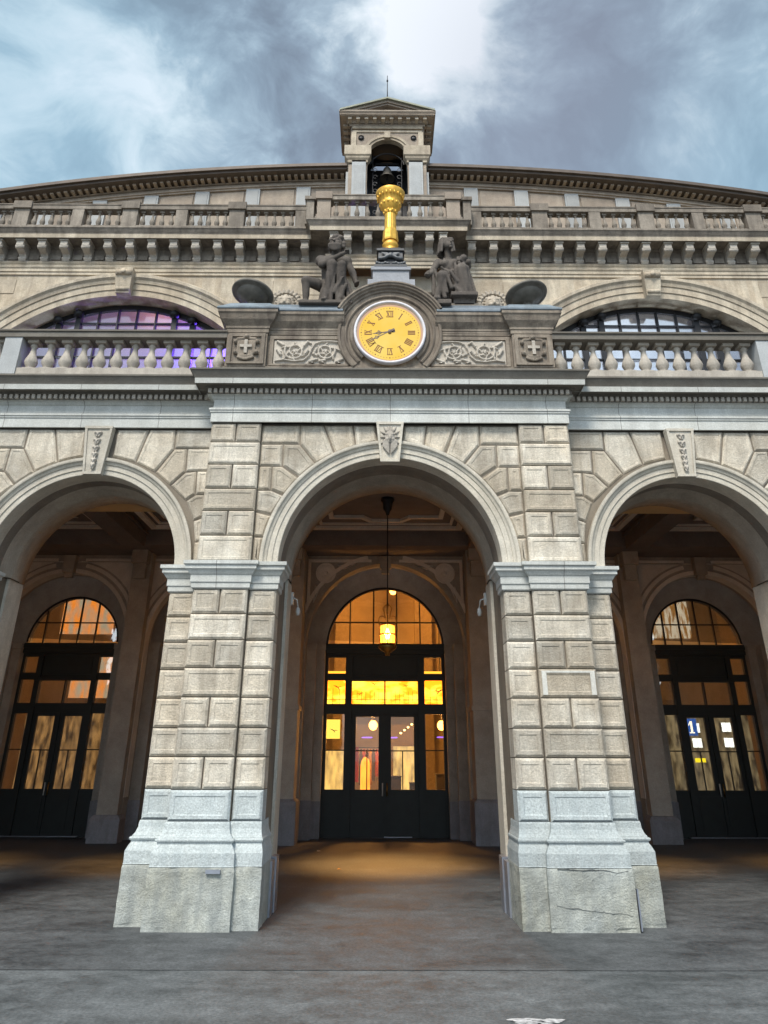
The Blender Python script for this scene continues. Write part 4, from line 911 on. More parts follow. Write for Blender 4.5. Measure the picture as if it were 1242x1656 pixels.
for h, s in NUM.items():
    a = R(90-30*h); er = (math.cos(a), math.sin(a)); et = (math.sin(a), -math.cos(a))   # radial out, clockwise tangent (reading direction)
    wds = {'I': .026, 'V': .062, 'X': .062}; tot = sum(wds[ch] for ch in s); x = -tot/2
    def pt(u, v): return (er[0]*(RN+v*HN-HN/2)+et[0]*u, ZC+er[1]*(RN+v*HN-HN/2)+et[1]*u)
    for i_, ch in enumerate(s):
        w = wds[ch]; cx = x+w/2; yy = 9.914+.0012*(i_ % 2)
        if ch == 'I': stroke(nm, pt(cx, 0), pt(cx, 1), .013, yy, 9.9255)
        elif ch == 'V': stroke(nm, pt(cx-w*.36, 1), pt(cx+.0, 0), .013, yy, 9.9255); stroke(nm, pt(cx+w*.36, 1), pt(cx, 0), .006, yy-.0005, 9.9255)
        else: stroke(nm, pt(cx-w*.36, 1), pt(cx+w*.36, 0), .013, yy, 9.9255); stroke(nm, pt(cx+w*.36, 1), pt(cx-w*.36, 0), .006, yy-.0005, 9.9255)
        x += w
    for v, k in ((0, 1), (1, 1)):
        stroke(nm, pt(-tot/2+.002, v), pt(tot/2-.002, v), .005, 9.9125, 9.9255)
part('numerals', nm, KIND, CK)
mk = MB()
for k in range(60):
    a = R(6*k); r_ = .010 if k % 5 == 0 else .0055
    mk.prism([(.435*math.cos(a)+r_*math.cos(t*math.pi/3), ZC+.435*math.sin(a)+r_*math.sin(t*math.pi/3)) for t in range(6)], 9.918, 9.9255)
part('minute_marks', mk, KIND, CK)
HANDM = plain('hand_grey', (.10, .065, .05), .5)
def hand(name, deg, L, w, y, tail):
    a = R(90-deg); e = (math.cos(a), math.sin(a)); t = (-e[1], e[0]); m = MB()
    def q(u, v): return (e[0]*u+t[0]*v, ZC+e[1]*u+t[1]*v)
    m.prism([q(-tail, w*.8), q(-tail, -w*.8), q(L*.55, -w*.5), q(L*.55, w*.5)], y, y+.008)
    m.prism([q(L*.72, w*1.0), q(L*.72, -w*1.0), q(L, 0)], y, y+.008)
    for u in (L*.55, L*.67): m.ring(q(u, 0)[0], q(u, 0)[1], [(w*1.6, y), (w*.7, y), (w*.7, y+.008), (w*1.6, y+.008)], 0, 360, 14)
    for s_ in (-1, 1): m.ring(q(L*.62, s_*w*1.9)[0], q(L*.62, s_*w*1.9)[1], [(w*1.2, y-.001), (w*.5, y-.001), (w*.5, y+.007)], 0, 360, 12)
    m.prism([q(-tail, w*1.6), q(-tail-.05, w*1.4), q(-tail-.05, -w*1.4), q(-tail, -w*1.6)], y, y+.008)
    return part(name, m, HANDM, CK)
hand('hour_hand', 262, .27, .014, 9.885, .03); hand('minute_hand', 241, .37, .011, 9.87, .03)
part('hand_boss', MB().ring(0, ZC, [(.028, 9.925), (.028, 9.865), (.0, 9.86)], 0, 360, 16), HANDM, CK)

# ------------------------------------------------------------------ gilded column on the attic
GC = thing('gilded_column', 'gilded fluted column with a bowl capital standing on a black base above the clock', 'column', (.01, 10.22, 8.3))
part('stone_pedestal', MB().box(-.35, .40, 9.98, 10.5, 8.30, 8.48).box(-.27, .31, 10.0, 10.46, 8.481, 8.70).box(-.30, .34, 9.97, 10.49, 8.66, 8.72), 'grey', GC, 'pale grey stepped stone block under the black base')
cx, cy = .015, 10.23
def sq(hw0, z0, hw1, z1, m):
    m.add([(cx-hw0, cy-hw0, z0), (cx+hw0, cy-hw0, z0), (cx+hw0, cy+hw0, z0), (cx-hw0, cy+hw0, z0), (cx-hw1, cy-hw1, z1), (cx+hw1, cy-hw1, z1), (cx+hw1, cy+hw1, z1), (cx-hw1, cy+hw1, z1)], [(0, 3, 2, 1), (4, 5, 6, 7), (0, 1, 5, 4), (1, 2, 6, 5), (2, 3, 7, 6), (3, 0, 4, 7)])
m = MB(); sq(.265, 8.72, .265, 8.76, m); sq(.255, 8.76, .205, 8.86, m); sq(.2, 8.861, .195, 9.06, m); sq(.225, 9.061, .225, 9.10, m); sq(.20, 9.101, .15, 9.17, m)
def f(P):
    Q = np.stack([np.abs(P[..., 0]-cx), P[..., 1], P[..., 2]], -1); d = np.full(Q.shape[:-1], 1.)
    y = cy-.21
    for k in range(15):
        t = k/14; px = .185*t; pz = 8.99-.13*math.sin(t*1.9)+.03*t; d = smin(d, ell(Q, (px, y-.015-.02*math.sin(t*3), pz), (.022+.008*(k % 2), .035, .026)), .008)
    for k in range(7): t = k/6; d = smin(d, cap(Q, (.02+.03*t, y, 8.965+.05*t), (.05+.10*t, y-.01, 8.93+.09*t), .014, .008), .006)
    d = smin(d, ell(Q, (0, y-.03, 8.95), (.04, .04, .045)), .01)
    for k in range(5): d = smin(d, ell(Q, (.04+.045*k, y-.035, 8.785+.012*math.sin(k*2)), (.028, .035, .03)), .008)
    return d
part('iron_base', m, 'dkstone', GC); part('garland', nets(f, (cx-.28, cy-.32, 8.73), (cx+.28, cy-.12, 9.06), .011), plain('garland_iron', (.10, .105, .11), .45, 0, .3), GC)
m = MB().lathe(cx, cy, [(.0, 9.16), (.14, 9.16), (.14, 9.19), (.115, 9.20), (.105, 9.23), (.11, 9.25), (.13, 9.28), (.135, 9.32), (.12, 9.35), (.105, 9.37), (.105, 9.39)], 32)
m.lathe(cx, cy, [(.13, 9.39), (.136, 9.42), (.13, 9.46), (.122, 9.60), (.108, 9.635), (.10, 9.64)], 8, False)
part('column_foot', m, 'gold', GC)
ff = MB(); n = 60
prof = [(.10, 9.63), (.099, 9.75), (.096, 9.88), (.095, 9.965)]; vs = []
for i in range(n):
    a = 2*math.pi*i/n; fl = .93+.07*abs(math.cos(a*6))
    for r_, z in prof: vs.append((cx+r_*fl*math.cos(a), cy+r_*fl*math.sin(a), z))
ff.add(vs, [(i*4+k, ((i+1) % n)*4+k, ((i+1) % n)*4+k+1, i*4+k+1) for i in range(n) for k in range(3)], True)
part('shaft', ff, 'gold', GC)
m = MB().lathe(cx, cy, [(.09, 10.07), (.105, 10.08), (.108, 10.11), (.10, 10.12), (.12, 10.15), (.155, 10.20), (.18, 10.26), (.185, 10.30), (.17, 10.315), (.172, 10.33), (.20, 10.38), (.235, 10.44), (.25, 10.49), (.252, 10.52), (.24, 10.53), (.22, 10.50), (0, 10.46)], 48)
for k in range(14):
    a = 2*math.pi*k/14; m.lathe(cx+.165*math.cos(a), cy+.165*math.sin(a), [(0, 10.225), (.02, 10.235), (.026, 10.26), (.018, 10.29), (0, 10.30)], 10)
for k in range(10):
    a = 2*math.pi*k/10; m.lathe(cx+.105*math.cos(a), cy+.105*math.sin(a), [(0, 10.085), (.018, 10.095), (.022, 10.12), (.012, 10.15), (0, 10.155)], 8)
for k in range(20):
    a = 2*math.pi*k/20; m.lathe(cx+.222*math.cos(a), cy+.222*math.sin(a), [(0, 10.38), (.014, 10.39), (.016, 10.42), (.01, 10.45), (0, 10.455)], 8)
m.v = [(v[0], v[1], v[2]-.115) for v in m.v]; part('capital', m, 'gold', GC)

# ------------------------------------------------------------------ bowls, lions
for sx, lab in ((-1, 'wide dark bronze bowl on the left end of the parapet beside the clock'), (1, 'wide dark bronze bowl on the right end of the parapet beside the clock')):
    t = thing('bronze_bowl', lab, 'bowl', (sx*2.19, 10.15, 7.99), 'bronze bowls on the ends of the clock parapet')
    x, y = sx*2.19, 10.15
    dm = MB().lathe(0, 0, [(.0, -.15), (.05, -.148), (.08, -.12), (.14, -.10), (.20, -.07), (.238, -.035), (.248, -.01), (.25, .01), (.30, .004), (.335, .012), (.342, .03), (.338, .05), (.31, .045), (.2, -.03), (0, -.08)], 56)
    rm = Matrix.Rotation(R(-11), 4, 'X') @ Matrix.Rotation(R(sx*-9), 4, 'Y')
    dm.v = [tuple(rm @ Vector(v)+Vector((x, y, 8.27))) for v in dm.v]; part('dish', dm, 'bronze', t)
    part('foot', MB().lathe(x, y, [(.14, 7.99), (.14, 8.02), (.09, 8.04), (.055, 8.08), (.05, 8.12), (.08, 8.15)], 24), 'bronze', t)
def lion_f(cx, y, cz):
    def f(P):
        Q = np.stack([np.abs(P[..., 0]-cx), P[..., 1]-y, P[..., 2]-cz], -1); X, Z = Q[..., 0], Q[..., 2]; rr = np.hypot(X, Z); an = np.arctan2(Z, X)
        shell = np.maximum(rr-.27, np.abs(Q[..., 1])-.03)-.012*np.cos(an*22)*np.clip((rr-.15)/.1, 0, 1)
        hol = np.maximum(rr-.215, -(Q[..., 1]+.005)*1.0-.3)
        d = np.maximum(shell, -np.maximum(rr-.20, Q[..., 1]+.0))
        pr = [ell(Q, (0, -.03, 0), (.11, .09, .13)), ell(Q, (0, -.11, -.03), (.035, .05, .035)), cap(Q, (0, -.09, .06), (0, -.12, -.01), .025, .028), ell(Q, (.05, -.10, -.055), (.045, .045, .035)), ell(Q, (.055, -.08, .06), (.035, .03, .014)), ell(Q, (0, -.08, -.12), (.05, .04, .03)), ell(Q, (.10, -.03, .10), (.035, .03, .035))]
        for k in range(9):
            a = -1.3+k*.33; pr.append(cap(Q, (.10*math.cos(a), -.03, .12*math.sin(a)), (.165*math.cos(a+.15), -.01, .18*math.sin(a+.15)), .028, .012))
        for p in pr: d = smin(d, p, .014)
        for e in (ell(Q, (.052, -.125, .038), (.018, .03, .012)), ell(Q, (0, -.12, -.088), (.045, .05, .016))): d = np.maximum(d, -e)
        return d
    return f
for sx, lab in ((-1, 'carved stone lion head in a fluted shell between the left bowl and the left statue'), (1, 'carved stone lion head in a fluted shell between the right statue and the right bowl')):
    x = sx*1.705; mb = nets(lion_f(x, 10.50, 8.33), (x-.3, 10.32, 8.02), (x+.3, 10.56, 8.63), .0105)
    mb.box(x-.2, x+.2, 10.46, 10.58, 7.9, 8.15)
    o = part('lion_ornament', mb, 'lion'); setp(o, lab, 'ornament', 'lion head ornaments behind the clock parapet')

# ------------------------------------------------------------------ statues
def folds(P, amp, fx_, fy_, fz_, ph=0): return amp*np.sin(P[..., 0]*fx_+P[..., 1]*fy_+P[..., 2]*fz_+ph)
def male(P):
    d = np.full(P.shape[:-1], 1.)
    def a(q, k=.03): 
        nonlocal d; d = smin(d, q, k)
    # torso leaning a little, chest facing front
    a(ell(P, (-.93, 10.28, 8.42), (.20, .19, .15)))                    # pelvis
    a(cap(P, (-.93, 10.26, 8.50), (-.93, 10.18, 8.86), .165, .185)); a(ell(P, (-.99, 10.11, 8.90), (.11, .08, .09)), .02); a(ell(P, (-.83, 10.11, 8.90), (.11, .08, .09)), .02)
    a(cap(P, (-1.13, 10.19, 8.97), (-.71, 10.19, 8.97), .09, .09), .05)
    a(cap(P, (-.90, 10.17, 9.00), (-.875, 10.13, 9.14), .075, .068))   # neck
    # head looking a little down and left: brow, nose, cheeks, full beard, thick curls
    hx, hy, hz = -.87, 10.10, 9.24
    a(ell(P, (hx, hy, hz), (.098, .115, .125)), .015); a(ell(P, (hx-.02, hy-.07, hz-.06), (.065, .055, .06)), .02)
    a(cap(P, (hx-.03, hy-.115, hz+.02), (hx-.04, hy-.155, hz-.03), .012, .02), .006); a(cap(P, (hx-.085, hy-.09, hz+.035), (hx+.03, hy-.105, hz+.035), .018, .018), .008)
    a(ell(P, (hx-.085, hy-.09, hz-.02), (.025, .025, .03)), .01); a(ell(P, (hx+.025, hy-.10, hz-.025), (.028, .025, .03)), .01)
    rg = np.random.RandomState(3)
    for i in range(80):
        t = rg.uniform(0, 6.28); cz = hz+rg.uniform(-.10, .16); rr = math.sqrt(max(.05, 1-((cz-hz)/.17)**2)); px, py = hx+.115*rr*math.cos(t), hy+.025+.125*rr*math.sin(t)
        if py < hy-.045 and cz < hz+.085: continue
        a(cap(P, (px, py, cz), (px+.008, py, cz+.008), .038, .033), .005)
    for i in range(16): t = i/15; a(cap(P, (hx-.10+.16*t, hy-.10-.03*math.sin(3.1*t), hz-.075-.02*math.sin(3.1*t)), (hx-.09+.14*t, hy-.09-.02*math.sin(3.1*t), hz-.135-.035*math.sin(3.1*t)-.012*(i % 2)), .028, .02), .008)
    # arm across the knee, the other propped on the arch
    a(cap(P, (-1.12, 10.17, 8.98), (-1.09, 10.0, 8.76), .07, .055)); a(cap(P, (-1.09, 10.0, 8.76), (-.78, 9.93, 8.92), .05, .036)); a(cap(P, (-.78, 9.93, 8.92), (-.70, 9.94, 8.97), .035, .028), .015)
    for k in range(4): a(cap(P, (-.71, 9.92+.02*k-.03, 8.975), (-.655, 9.93+.02*k-.03, 8.985-.012*k), .013, .010), .004)
    a(cap(P, (-.73, 9.95, 8.95), (-.72, 9.93, 9.02), .015, .011), .006)
    a(cap(P, (-.70, 10.2, 8.97), (-.60, 10.2, 8.74), .07, .055)); a(cap(P, (-.60, 10.2, 8.74), (-.53, 10.13, 8.50), .052, .04)); a(ell(P, (-.53, 10.09, 8.455), (.05, .07, .03)), .015)
    for k in range(4): a(cap(P, (-.56+.022*k, 10.05, 8.45), (-.57+.026*k, 9.99, 8.44), .012, .010), .004)
    # leg to the left, bare: thigh out, shin down
    a(cap(P, (-1.0, 10.22, 8.47), (-1.33, 10.02, 8.47), .115, .075)); a(cap(P, (-1.33, 10.02, 8.47), (-1.325, 10.06, 8.12), .07, .045)); a(ell(P, (-1.325, 10.09, 8.27), (.052, .06, .10)), .02)
    a(cap(P, (-1.325, 10.05, 8.09), (-1.34, 9.93, 8.045), .04, .03), .02)
    # raised leg under drapery
    a(cap(P, (-.90, 10.2, 8.48), (-.92, 9.97, 8.74), .12, .085)); a(cap(P, (-.92, 9.96, 8.73), (-1.0, 10.0, 8.14), .075, .05)); a(cap(P, (-1.0, 10.0, 8.10), (-1.03, 9.88, 8.045), .045, .032), .02)
    a(cap(P, (-.82, 10.2, 8.45), (-.77, 9.99, 8.76), .11, .07)); a(cap(P, (-.77, 9.99, 8.75), (-.80, 10.06, 8.16), .07, .07))
    # drapery sheets between and beside the legs
    for (x0, x1, z0, z1, y, r_) in ((-.90, -1.06, 8.70, 8.08, 9.98, .035), (-.86, -.93, 8.72, 8.07, 9.96, .03), (-.82, -.82, 8.70, 8.08, 9.97, .032), (-.78, -.74, 8.72, 8.10, 9.99, .03), (-.73, -.66, 8.66, 8.20, 10.03, .028), (-.68, -.60, 8.50, 8.20, 10.06, .03), (-.95, -.70, 8.36, 8.12, 9.99, .03), (-.74, -.88, 8.5, 8.22, 9.95, .026), (-.70, -.80, 8.36, 8.07, 9.97, .04), (-1.04, -1.10, 8.44, 8.10, 10.08, .04)):
        a(cap(P, (x0, y, z0), (x1, y+.02, z1), r_*.8, r_*1.25), .014)
    a(rbox(P, (-.86, 10.3, 8.22), (.24, .17, .2), .05), .05)
    d = d+folds(P, .007, 62, 20, 14)*(P[..., 2] < 8.6)*(P[..., 0] > -1.15)
    a(rbox(P, (-1.0, 10.13, 8.01), (.42, .24, .03), .01), .008)
    return d
def female(P):
    d = np.full(P.shape[:-1], 1.)
    def a(q, k=.03):
        nonlocal d; d = smin(d, q, k)
    a(ell(P, (1.0, 10.26, 8.44), (.22, .20, .16))); a(cap(P, (.98, 10.24, 8.52), (.97, 10.18, 8.82), .13, .14))
    a(ell(P, (.90, 10.09, 8.86), (.075, .075, .075)), .025); a(ell(P, (1.05, 10.09, 8.87), (.075, .075, .075)), .025)
    a(cap(P, (.80, 10.19, 8.93), (1.16, 10.19, 8.95), .075, .075), .05); pass
    a(cap(P, (.965, 10.17, 9.0), (.955, 10.13, 9.14), .065, .062))
    hx, hy, hz = .955, 10.10, 9.24
    a(ell(P, (hx, hy, hz), (.09, .11, .12)), .015); a(ell(P, (hx+.025, hy-.07, hz-.055), (.055, .05, .055)), .02)
    a(cap(P, (hx+.04, hy-.11, hz+.02), (hx+.05, hy-.145, hz-.03), .010, .016), .006); a(cap(P, (hx-.02, hy-.10, hz+.035), (hx+.09, hy-.085, hz+.035), .013, .013), .008)
    a(ell(P, (hx+.04, hy-.115, hz-.07), (.024, .016, .009)), .004); a(ell(P, (hx+.045, hy-.10, hz-.105), (.028, .022, .02)), .008)
    d = np.maximum(d, -ell(P, (hx+.012, hy-.118, hz+.006), (.018, .016, .010))); d = np.maximum(d, -ell(P, (hx+.078, hy-.108, hz+.006), (.016, .016, .010)))
    a(ell(P, (hx-.015, hy+.035, hz+.03), (.112, .115, .125)), .01)
    for k in range(26):
        t = k/25; an = 1.35+t*4.2; rr = .112
        x0, y0 = hx-.012+rr*math.cos(an), hy+.03+rr*math.sin(an)
        if y0 < hy-.06: continue
        w_ = .012*math.sin(k*2.3); a(cap(P, (x0, y0, hz+.10), (x0*1.0+.016*math.cos(an), y0+.014*math.sin(an), hz-.02), .017, .024), .006); a(cap(P, (x0+.016*math.cos(an), y0+.014*math.sin(an), hz-.02), (x0+.03*math.cos(an)+w_, y0+.02*math.sin(an), hz-.165+w_), .024, .02), .006)
    for k in range(9): a(cap(P, (hx-.085+.022*k, hy-.085+.0035*(k-4)**2, hz+.075), (hx-.08+.02*k, hy+.0, hz+.14), .016, .018), .005)
    # arm down to the left, hand on a round object
    a(cap(P, (.79, 10.17, 8.93), (.70, 10.12, 8.74), .065, .05)); a(cap(P, (.70, 10.12, 8.74), (.63, 10.05, 8.62), .045, .035)); a(ell(P, (.605, 10.03, 8.60), (.055, .055, .06)), .01)
    for k in range(4): a(cap(P, (.62, 9.98, 8.635-.018*k), (.57, 9.975, 8.63-.018*k), .012, .010), .004)
    # arm bent at the right, hand to the breast, fist at shoulder
    a(cap(P, (1.17, 10.17, 8.94), (1.26, 10.08, 8.80), .075, .06)); a(cap(P, (1.26, 10.06, 8.80), (1.14, 9.98, 8.86), .052, .04)); a(ell(P, (1.19, 9.98, 8.90), (.06, .05, .06)), .012); a(ell(P, (1.27, 10.0, 8.83), (.045, .05, .05)), .01)
    for k in range(4): a(cap(P, (1.13, 9.945, 8.89-.02*k), (1.08, 9.94, 8.885-.02*k), .012, .010), .004)
    # knees: left lower, right high under a heavy mantle
    a(cap(P, (.95, 10.2, 8.50), (.84, 9.97, 8.54), .13, .085)); a(cap(P, (.84, 9.96, 8.52), (.76, 10.02, 8.16), .075, .05)); a(cap(P, (.76, 9.99, 8.12), (.73, 9.9, 8.08), .045, .035), .02)
    a(cap(P, (1.08, 10.2, 8.50), (1.16, 9.98, 8.68), .13, .10)); a(cap(P, (1.16, 9.98, 8.66), (1.17, 10.04, 8.24), .10, .13))
    for (x0, z0, x1, z1, y, r_) in ((1.05, 8.78, 1.05, 8.24, 9.96, .028), (1.11, 8.78, 1.13, 8.22, 9.93, .03), (1.18, 8.76, 1.21, 8.22, 9.93, .032), (1.24, 8.70, 1.29, 8.22, 9.97, .034), (1.28, 8.6, 1.35, 8.22, 10.02, .03),
                                    (.90, 8.56, .98, 8.30, 9.92, .028), (.86, 8.50, .90, 8.22, 9.93, .028), (.80, 8.46, .86, 8.14, 9.95, .03), (.96, 8.60, 1.08, 8.42, 9.93, .028), (.72, 8.76, .80, 8.50, 10.06, .03), (.68, 8.72, .72, 8.28, 10.1, .035), (.84, 8.74, .98, 8.62, 10.02, .024), (.80, 8.66, 1.04, 8.70, 10.03, .022), (.94, 8.40, 1.10, 8.24, 9.94, .026), (.78, 8.36, .70, 8.1, 9.98, .03), (.88, 8.95, 1.10, 8.74, 10.07, .018)):
        a(cap(P, (x0, y, z0), (x1, y+.02, z1), r_*.8, r_*1.2), .014)
    a(rbox(P, (1.0, 10.3, 8.22), (.28, .17, .2), .05), .05)
    d = d+folds(P, .007, 58, 20, 16, 1)*(P[..., 2] < 8.75)
    a(rbox(P, (1.17, 10.06, 8.175), (.21, .16, .035), .008), .006); a(rbox(P, (1.17, 10.12, 8.08), (.17, .12, .07), .008), .006); a(rbox(P, (.80, 10.13, 8.02), (.16, .24, .04), .01), .008)
    return d
s1 = nets(male, (-1.48, 9.78, 7.96), (-.42, 10.52, 9.52), .0105); o = part('seated_statue', s1, 'statue')
setp(o, 'dark stone statue of a seated curly-haired man with one leg stretched left of the clock', 'statue', 'seated statues flanking the clock')
s2 = nets(female, (.50, 9.78, 7.96), (1.46, 10.52, 9.50), .0105); o = part('seated_statue', s2, 'statue')
setp(o, 'dark stone statue of a seated draped woman with shoulder-length hair right of the clock', 'statue', 'seated statues flanking the clock')
for sx in (-1, 1): part('statue_seat', MB().box(sx*.5, sx*1.42, 10.0, 10.58, 7.98, 8.05), 'attic', AT)
part('rear_step', MB().box(-.75, .75, 10.25, 10.58, 8.0, 8.42), 'attic', AT)

# ------------------------------------------------------------------ loggia interior
ZCEIL = 6.62
LG = part('loggia_wall', MB(), 'loggia', B) if 0 else None
YW = 19.2
doors = [(0, 1.93, 4.16, 1.5), (-4.21, 1.62, 4.23, 1.17), (4.21, 1.62, 4.23, 1.17), (-7.95, 1.62, 4.23, 1.17), (7.95, 1.62, 4.23, 1.17)]
LW = None
bounds = {0: (-2.2, 2.2), -4.21: (-6.07, -2.2), 4.21: (2.2, 6.07), -7.95: (-11, -6.07), 7.95: (6.07, 11)}
for (cx, rr, zs, rd) in doors:
    a, b = bounds[cx]; m = MB().archwall(a, b, 0, 7.0, cx, zs-.02, rr, YW, YW+.43, 40)
    m.archwall(a, b, 0, 7.0, cx, zs, rd, 20.1, 20.45, 40)
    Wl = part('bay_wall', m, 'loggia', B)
    # splayed reveal between wall face and door
    part('arch_moulding', MB().ring(cx, zs-.02, [(rr-.006, YW+.3), (rr-.006, YW-.02), (rr+.09, YW-.03), (rr+.1, YW+.01)], 0, 180, 40).box(cx-rr-.09, cx-rr+.006, YW-.03, YW+.3, .85, zs-.02).box(cx+rr-.006, cx+rr+.09, YW-.03, YW+.3, .85, zs-.02), 'frieze' if cx else 'loggia', Wl)
    # white-lined spandrel frames
    m = MB(); ra = rr+.16; zt = 6.17
    m.ring(cx, zs-.02, [(ra+.09, YW-.001), (ra+.09, YW-.035), (ra, YW-.035), (ra, YW-.001)], 20, 78, 24); m.ring(cx, zs-.02, [(ra+.09, YW-.001), (ra+.09, YW-.035), (ra, YW-.035), (ra, YW-.001)], 102, 160, 24)
    hw = min(rr+.0, (b-a)/2-.2) if cx == 0 else rr+.0
    for s_ in (-1, 1):
        xe = cx+s_*(hw+.02); xi = cx+s_*.35
        m.box(xi, xe, YW-.04, YW, zt-.07, zt)
        if cx == 0:
            m.box(xe, xe-s_*.07, YW-.042, YW, zs+.9, zt-.07)
            q = (cx+s_*1.50, 5.83); m.ring(q[0], q[1], [(.255, YW), (.255, YW-.045), (.225, YW-.045), (.225, YW-.01), (.18, YW-.01), (.18, YW-.03), (.15, YW-.03), (.05, YW-.02), (.04, YW-.05), (0, YW-.05)], 0, 360, 28)
            m.tube([(cx+s_*1.2, YW-.02, 6.02), (cx+s_*.75, YW-.02, 6.05), (cx+s_*1.05, YW-.02, 5.93), (cx+s_*1.2, YW-.02, 6.02)], .018, 6)
            m.tube([(cx+s_*1.75, YW-.02, 5.5), (cx+s_*1.78, YW-.02, 5.1), (cx+s_*1.66, YW-.02, 5.42), (cx+s_*1.75, YW-.02, 5.5)], .018, 6)
    part('spandrel_frame', m, 'frieze', Wl)
    if cx:   # pale spandrel field with V between the arches
        m = MB()
        for s_ in (-1, 1):
            pts = [(cx+s_*(rr+.30)*math.cos(R(t)), zs-.02+(rr+.30)*math.sin(R(t))) for t in range(28, 86, 6)]
            e = b if s_ > 0 else a; e = max(min(e, cx+2.05), cx-2.05)
            m.prism(pts+[(cx+s_*.14, 6.08), (e, 6.08), (e, pts[0][1])], YW-.015, YW)
        part('spandrel_field', m, 'frieze', Wl)
    # corbel at the crown
    m = MB().box(cx-.14, cx+.14, YW-.2, YW, 5.92 if cx == 0 else 5.80, 6.22); m.box(cx-.10, cx+.10, YW-.12, YW, (5.92 if cx == 0 else 5.80)-.12, 5.95)
    part('crown_corbel', m, 'loggia', Wl)
    if abs(cx) > 7: continue
# piers between bays, dado and corbels
for sx in (-1, 1):
    for (x0, x1, yp) in ((1.98, 2.56, 18.5), (5.84, 6.3, 18.9)):
        a, b = sorted((sx*x0, sx*x1)); m = MB().box(a, b, yp, YW, .5, 6.3); 
        if x0 < 3:
            m = MB().box(a, b, yp, YW, .85, 6.3)
            m.box(a-.03, b+.03, yp-.04, YW, 2.62, 2.72)
        P = part('wall_pier', m, 'loggia', B)
        part('pier_base', MB().sweep([(a, YW), (a, yp), (b, yp), (b, YW)], [(.07, 0), (.07, .80), (.0, .86)] if x0 < 3 else [(.10, 0), (.10, .44), (.05, .52), (0, .53)]), 'dado', P)
        m = MB(); m.box(a+.04, b-.04, yp-.32, YW, 5.95, 6.3); m.box(a+.09, b-.09, yp-.18, YW, 5.6, 5.95); part('beam_corbel', m, 'loggia', P)
        # ceiling beam from street side to wall
    for xb, hw in ((2.28, .28), (6.07, .24)):
        m = MB().box(sx*xb-hw, sx*xb+hw, 11.5, 18.1, 6.2, ZCEIL); m.box(sx*xb-hw-.06, sx*xb+hw+.06, 11.5, 18.1, 6.5, 6.56); part('ceiling_beam', m, 'ceil', B)
    # door reveals: dado strips next to the doors
    for (cx, rr, rd) in ((0, 1.93, 1.5), (4.21, 1.62, 1.17), (7.95, 1.62, 1.17)):
        for s_ in (-1, 1):
            if cx == 0 and s_ < 0: continue
            X = sx*cx+s_*sx*rd
            a, b = sorted((X, X+s_*sx*.2)); c0, c1 = sorted((X+s_*sx*.2, X+s_*sx*(rr-rd)))
            m = MB().box(a, b, 19.9, 20.1, .0, 4.2); m.box(c0, c1, 19.6, 20.1, 0, 4.2)
            m.box(a-.01, b+.01, 19.86, 20.1, 4.08, 4.2)
            P = part('door_reveal', m, 'loggia', B)
            part('reveal_base', MB().box(a-.005, b+.005, 19.86, 19.9, 0, .75).box(c0-.02, c1+.02, 19.55, 19.6, 0, .78), 'dado', P)
wallbeam = MB().box(-11, 11, 18.1, YW, 6.26, 7.0); part('wall_beam', wallbeam, 'ceil', B)
part('street_beam', MB().box(-9.9, 9.9, 11.5, 11.9, 6.1, 7.0), 'ceil', B)
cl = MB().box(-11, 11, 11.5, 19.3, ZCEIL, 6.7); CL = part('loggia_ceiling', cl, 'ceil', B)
def ceil_panel(cx, hx, parent):
    m = MB()
    def loop(pts, w, d):
        n_ = len(pts)
        for i in range(n_):
            a, b = Vector(pts[i]), Vector(pts[(i+1) % n_]); e = (b-a).normalized(); nn = Vector((-e.y, e.x))*w/2; q = [a-e*w/2+nn, a-e*w/2-nn, b+e*w/2-nn, b+e*w/2+nn]
            m.add([(v.x, v.y, ZCEIL-d-.0007*i) for v in q]+[(v.x, v.y, ZCEIL+.01) for v in q], [(0, 1, 2, 3)[::-1], (0, 1, 5, 4), (1, 2, 6, 5), (2, 3, 7, 6), (3, 0, 4, 7)])
    y0, y1 = 12.4, 17.7
    loop([(cx-hx, y0), (cx+hx, y0), (cx+hx, y1), (cx-hx, y1)], .13, .07)
    loop([(cx-hx+.22, y0+.22), (cx+hx-.22, y0+.22), (cx+hx-.22, y1-.3), (cx-hx+.22, y1-.3)], .06, .04)
    ym = (y0+y1)/2; h2 = hx-.5; pts = [(cx-h2, y0+.8), (cx-.55, y0+.8), (cx-.35, y0+.5), (cx+.35, y0+.5), (cx+.55, y0+.8), (cx+h2, y0+.8), (cx+h2, y1-.9), (cx+.55, y1-.9), (cx+.35, y1-.6), (cx-.35, y1-.6), (cx-.55, y1-.9), (cx-h2, y1-.9)]
    loop(pts, .1, .06)
    for i in range(16):
        a = i*math.pi/8; m.tube([(cx+.1*math.cos(a), 17.55+.05*math.sin(a), ZCEIL-.03), (cx+.35*math.cos(a), 17.5+.12*math.sin(a), ZCEIL-.01)], [.03, .01], 6) if 0 else None
    part('ceiling_stucco', m, 'frieze', parent)
for cx, hx in ((0, 1.75), (-4.2, 1.35), (4.2, 1.35), (-8.3, 1.7), (8.3, 1.7)): ceil_panel(cx, hx, CL)
part('end_wall', MB().box(-10, -9.9, 11.5, 19.2, 0, 6.7).box(9.9, 10, 11.5, 19.2, 0, 6.7), 'loggia', B)

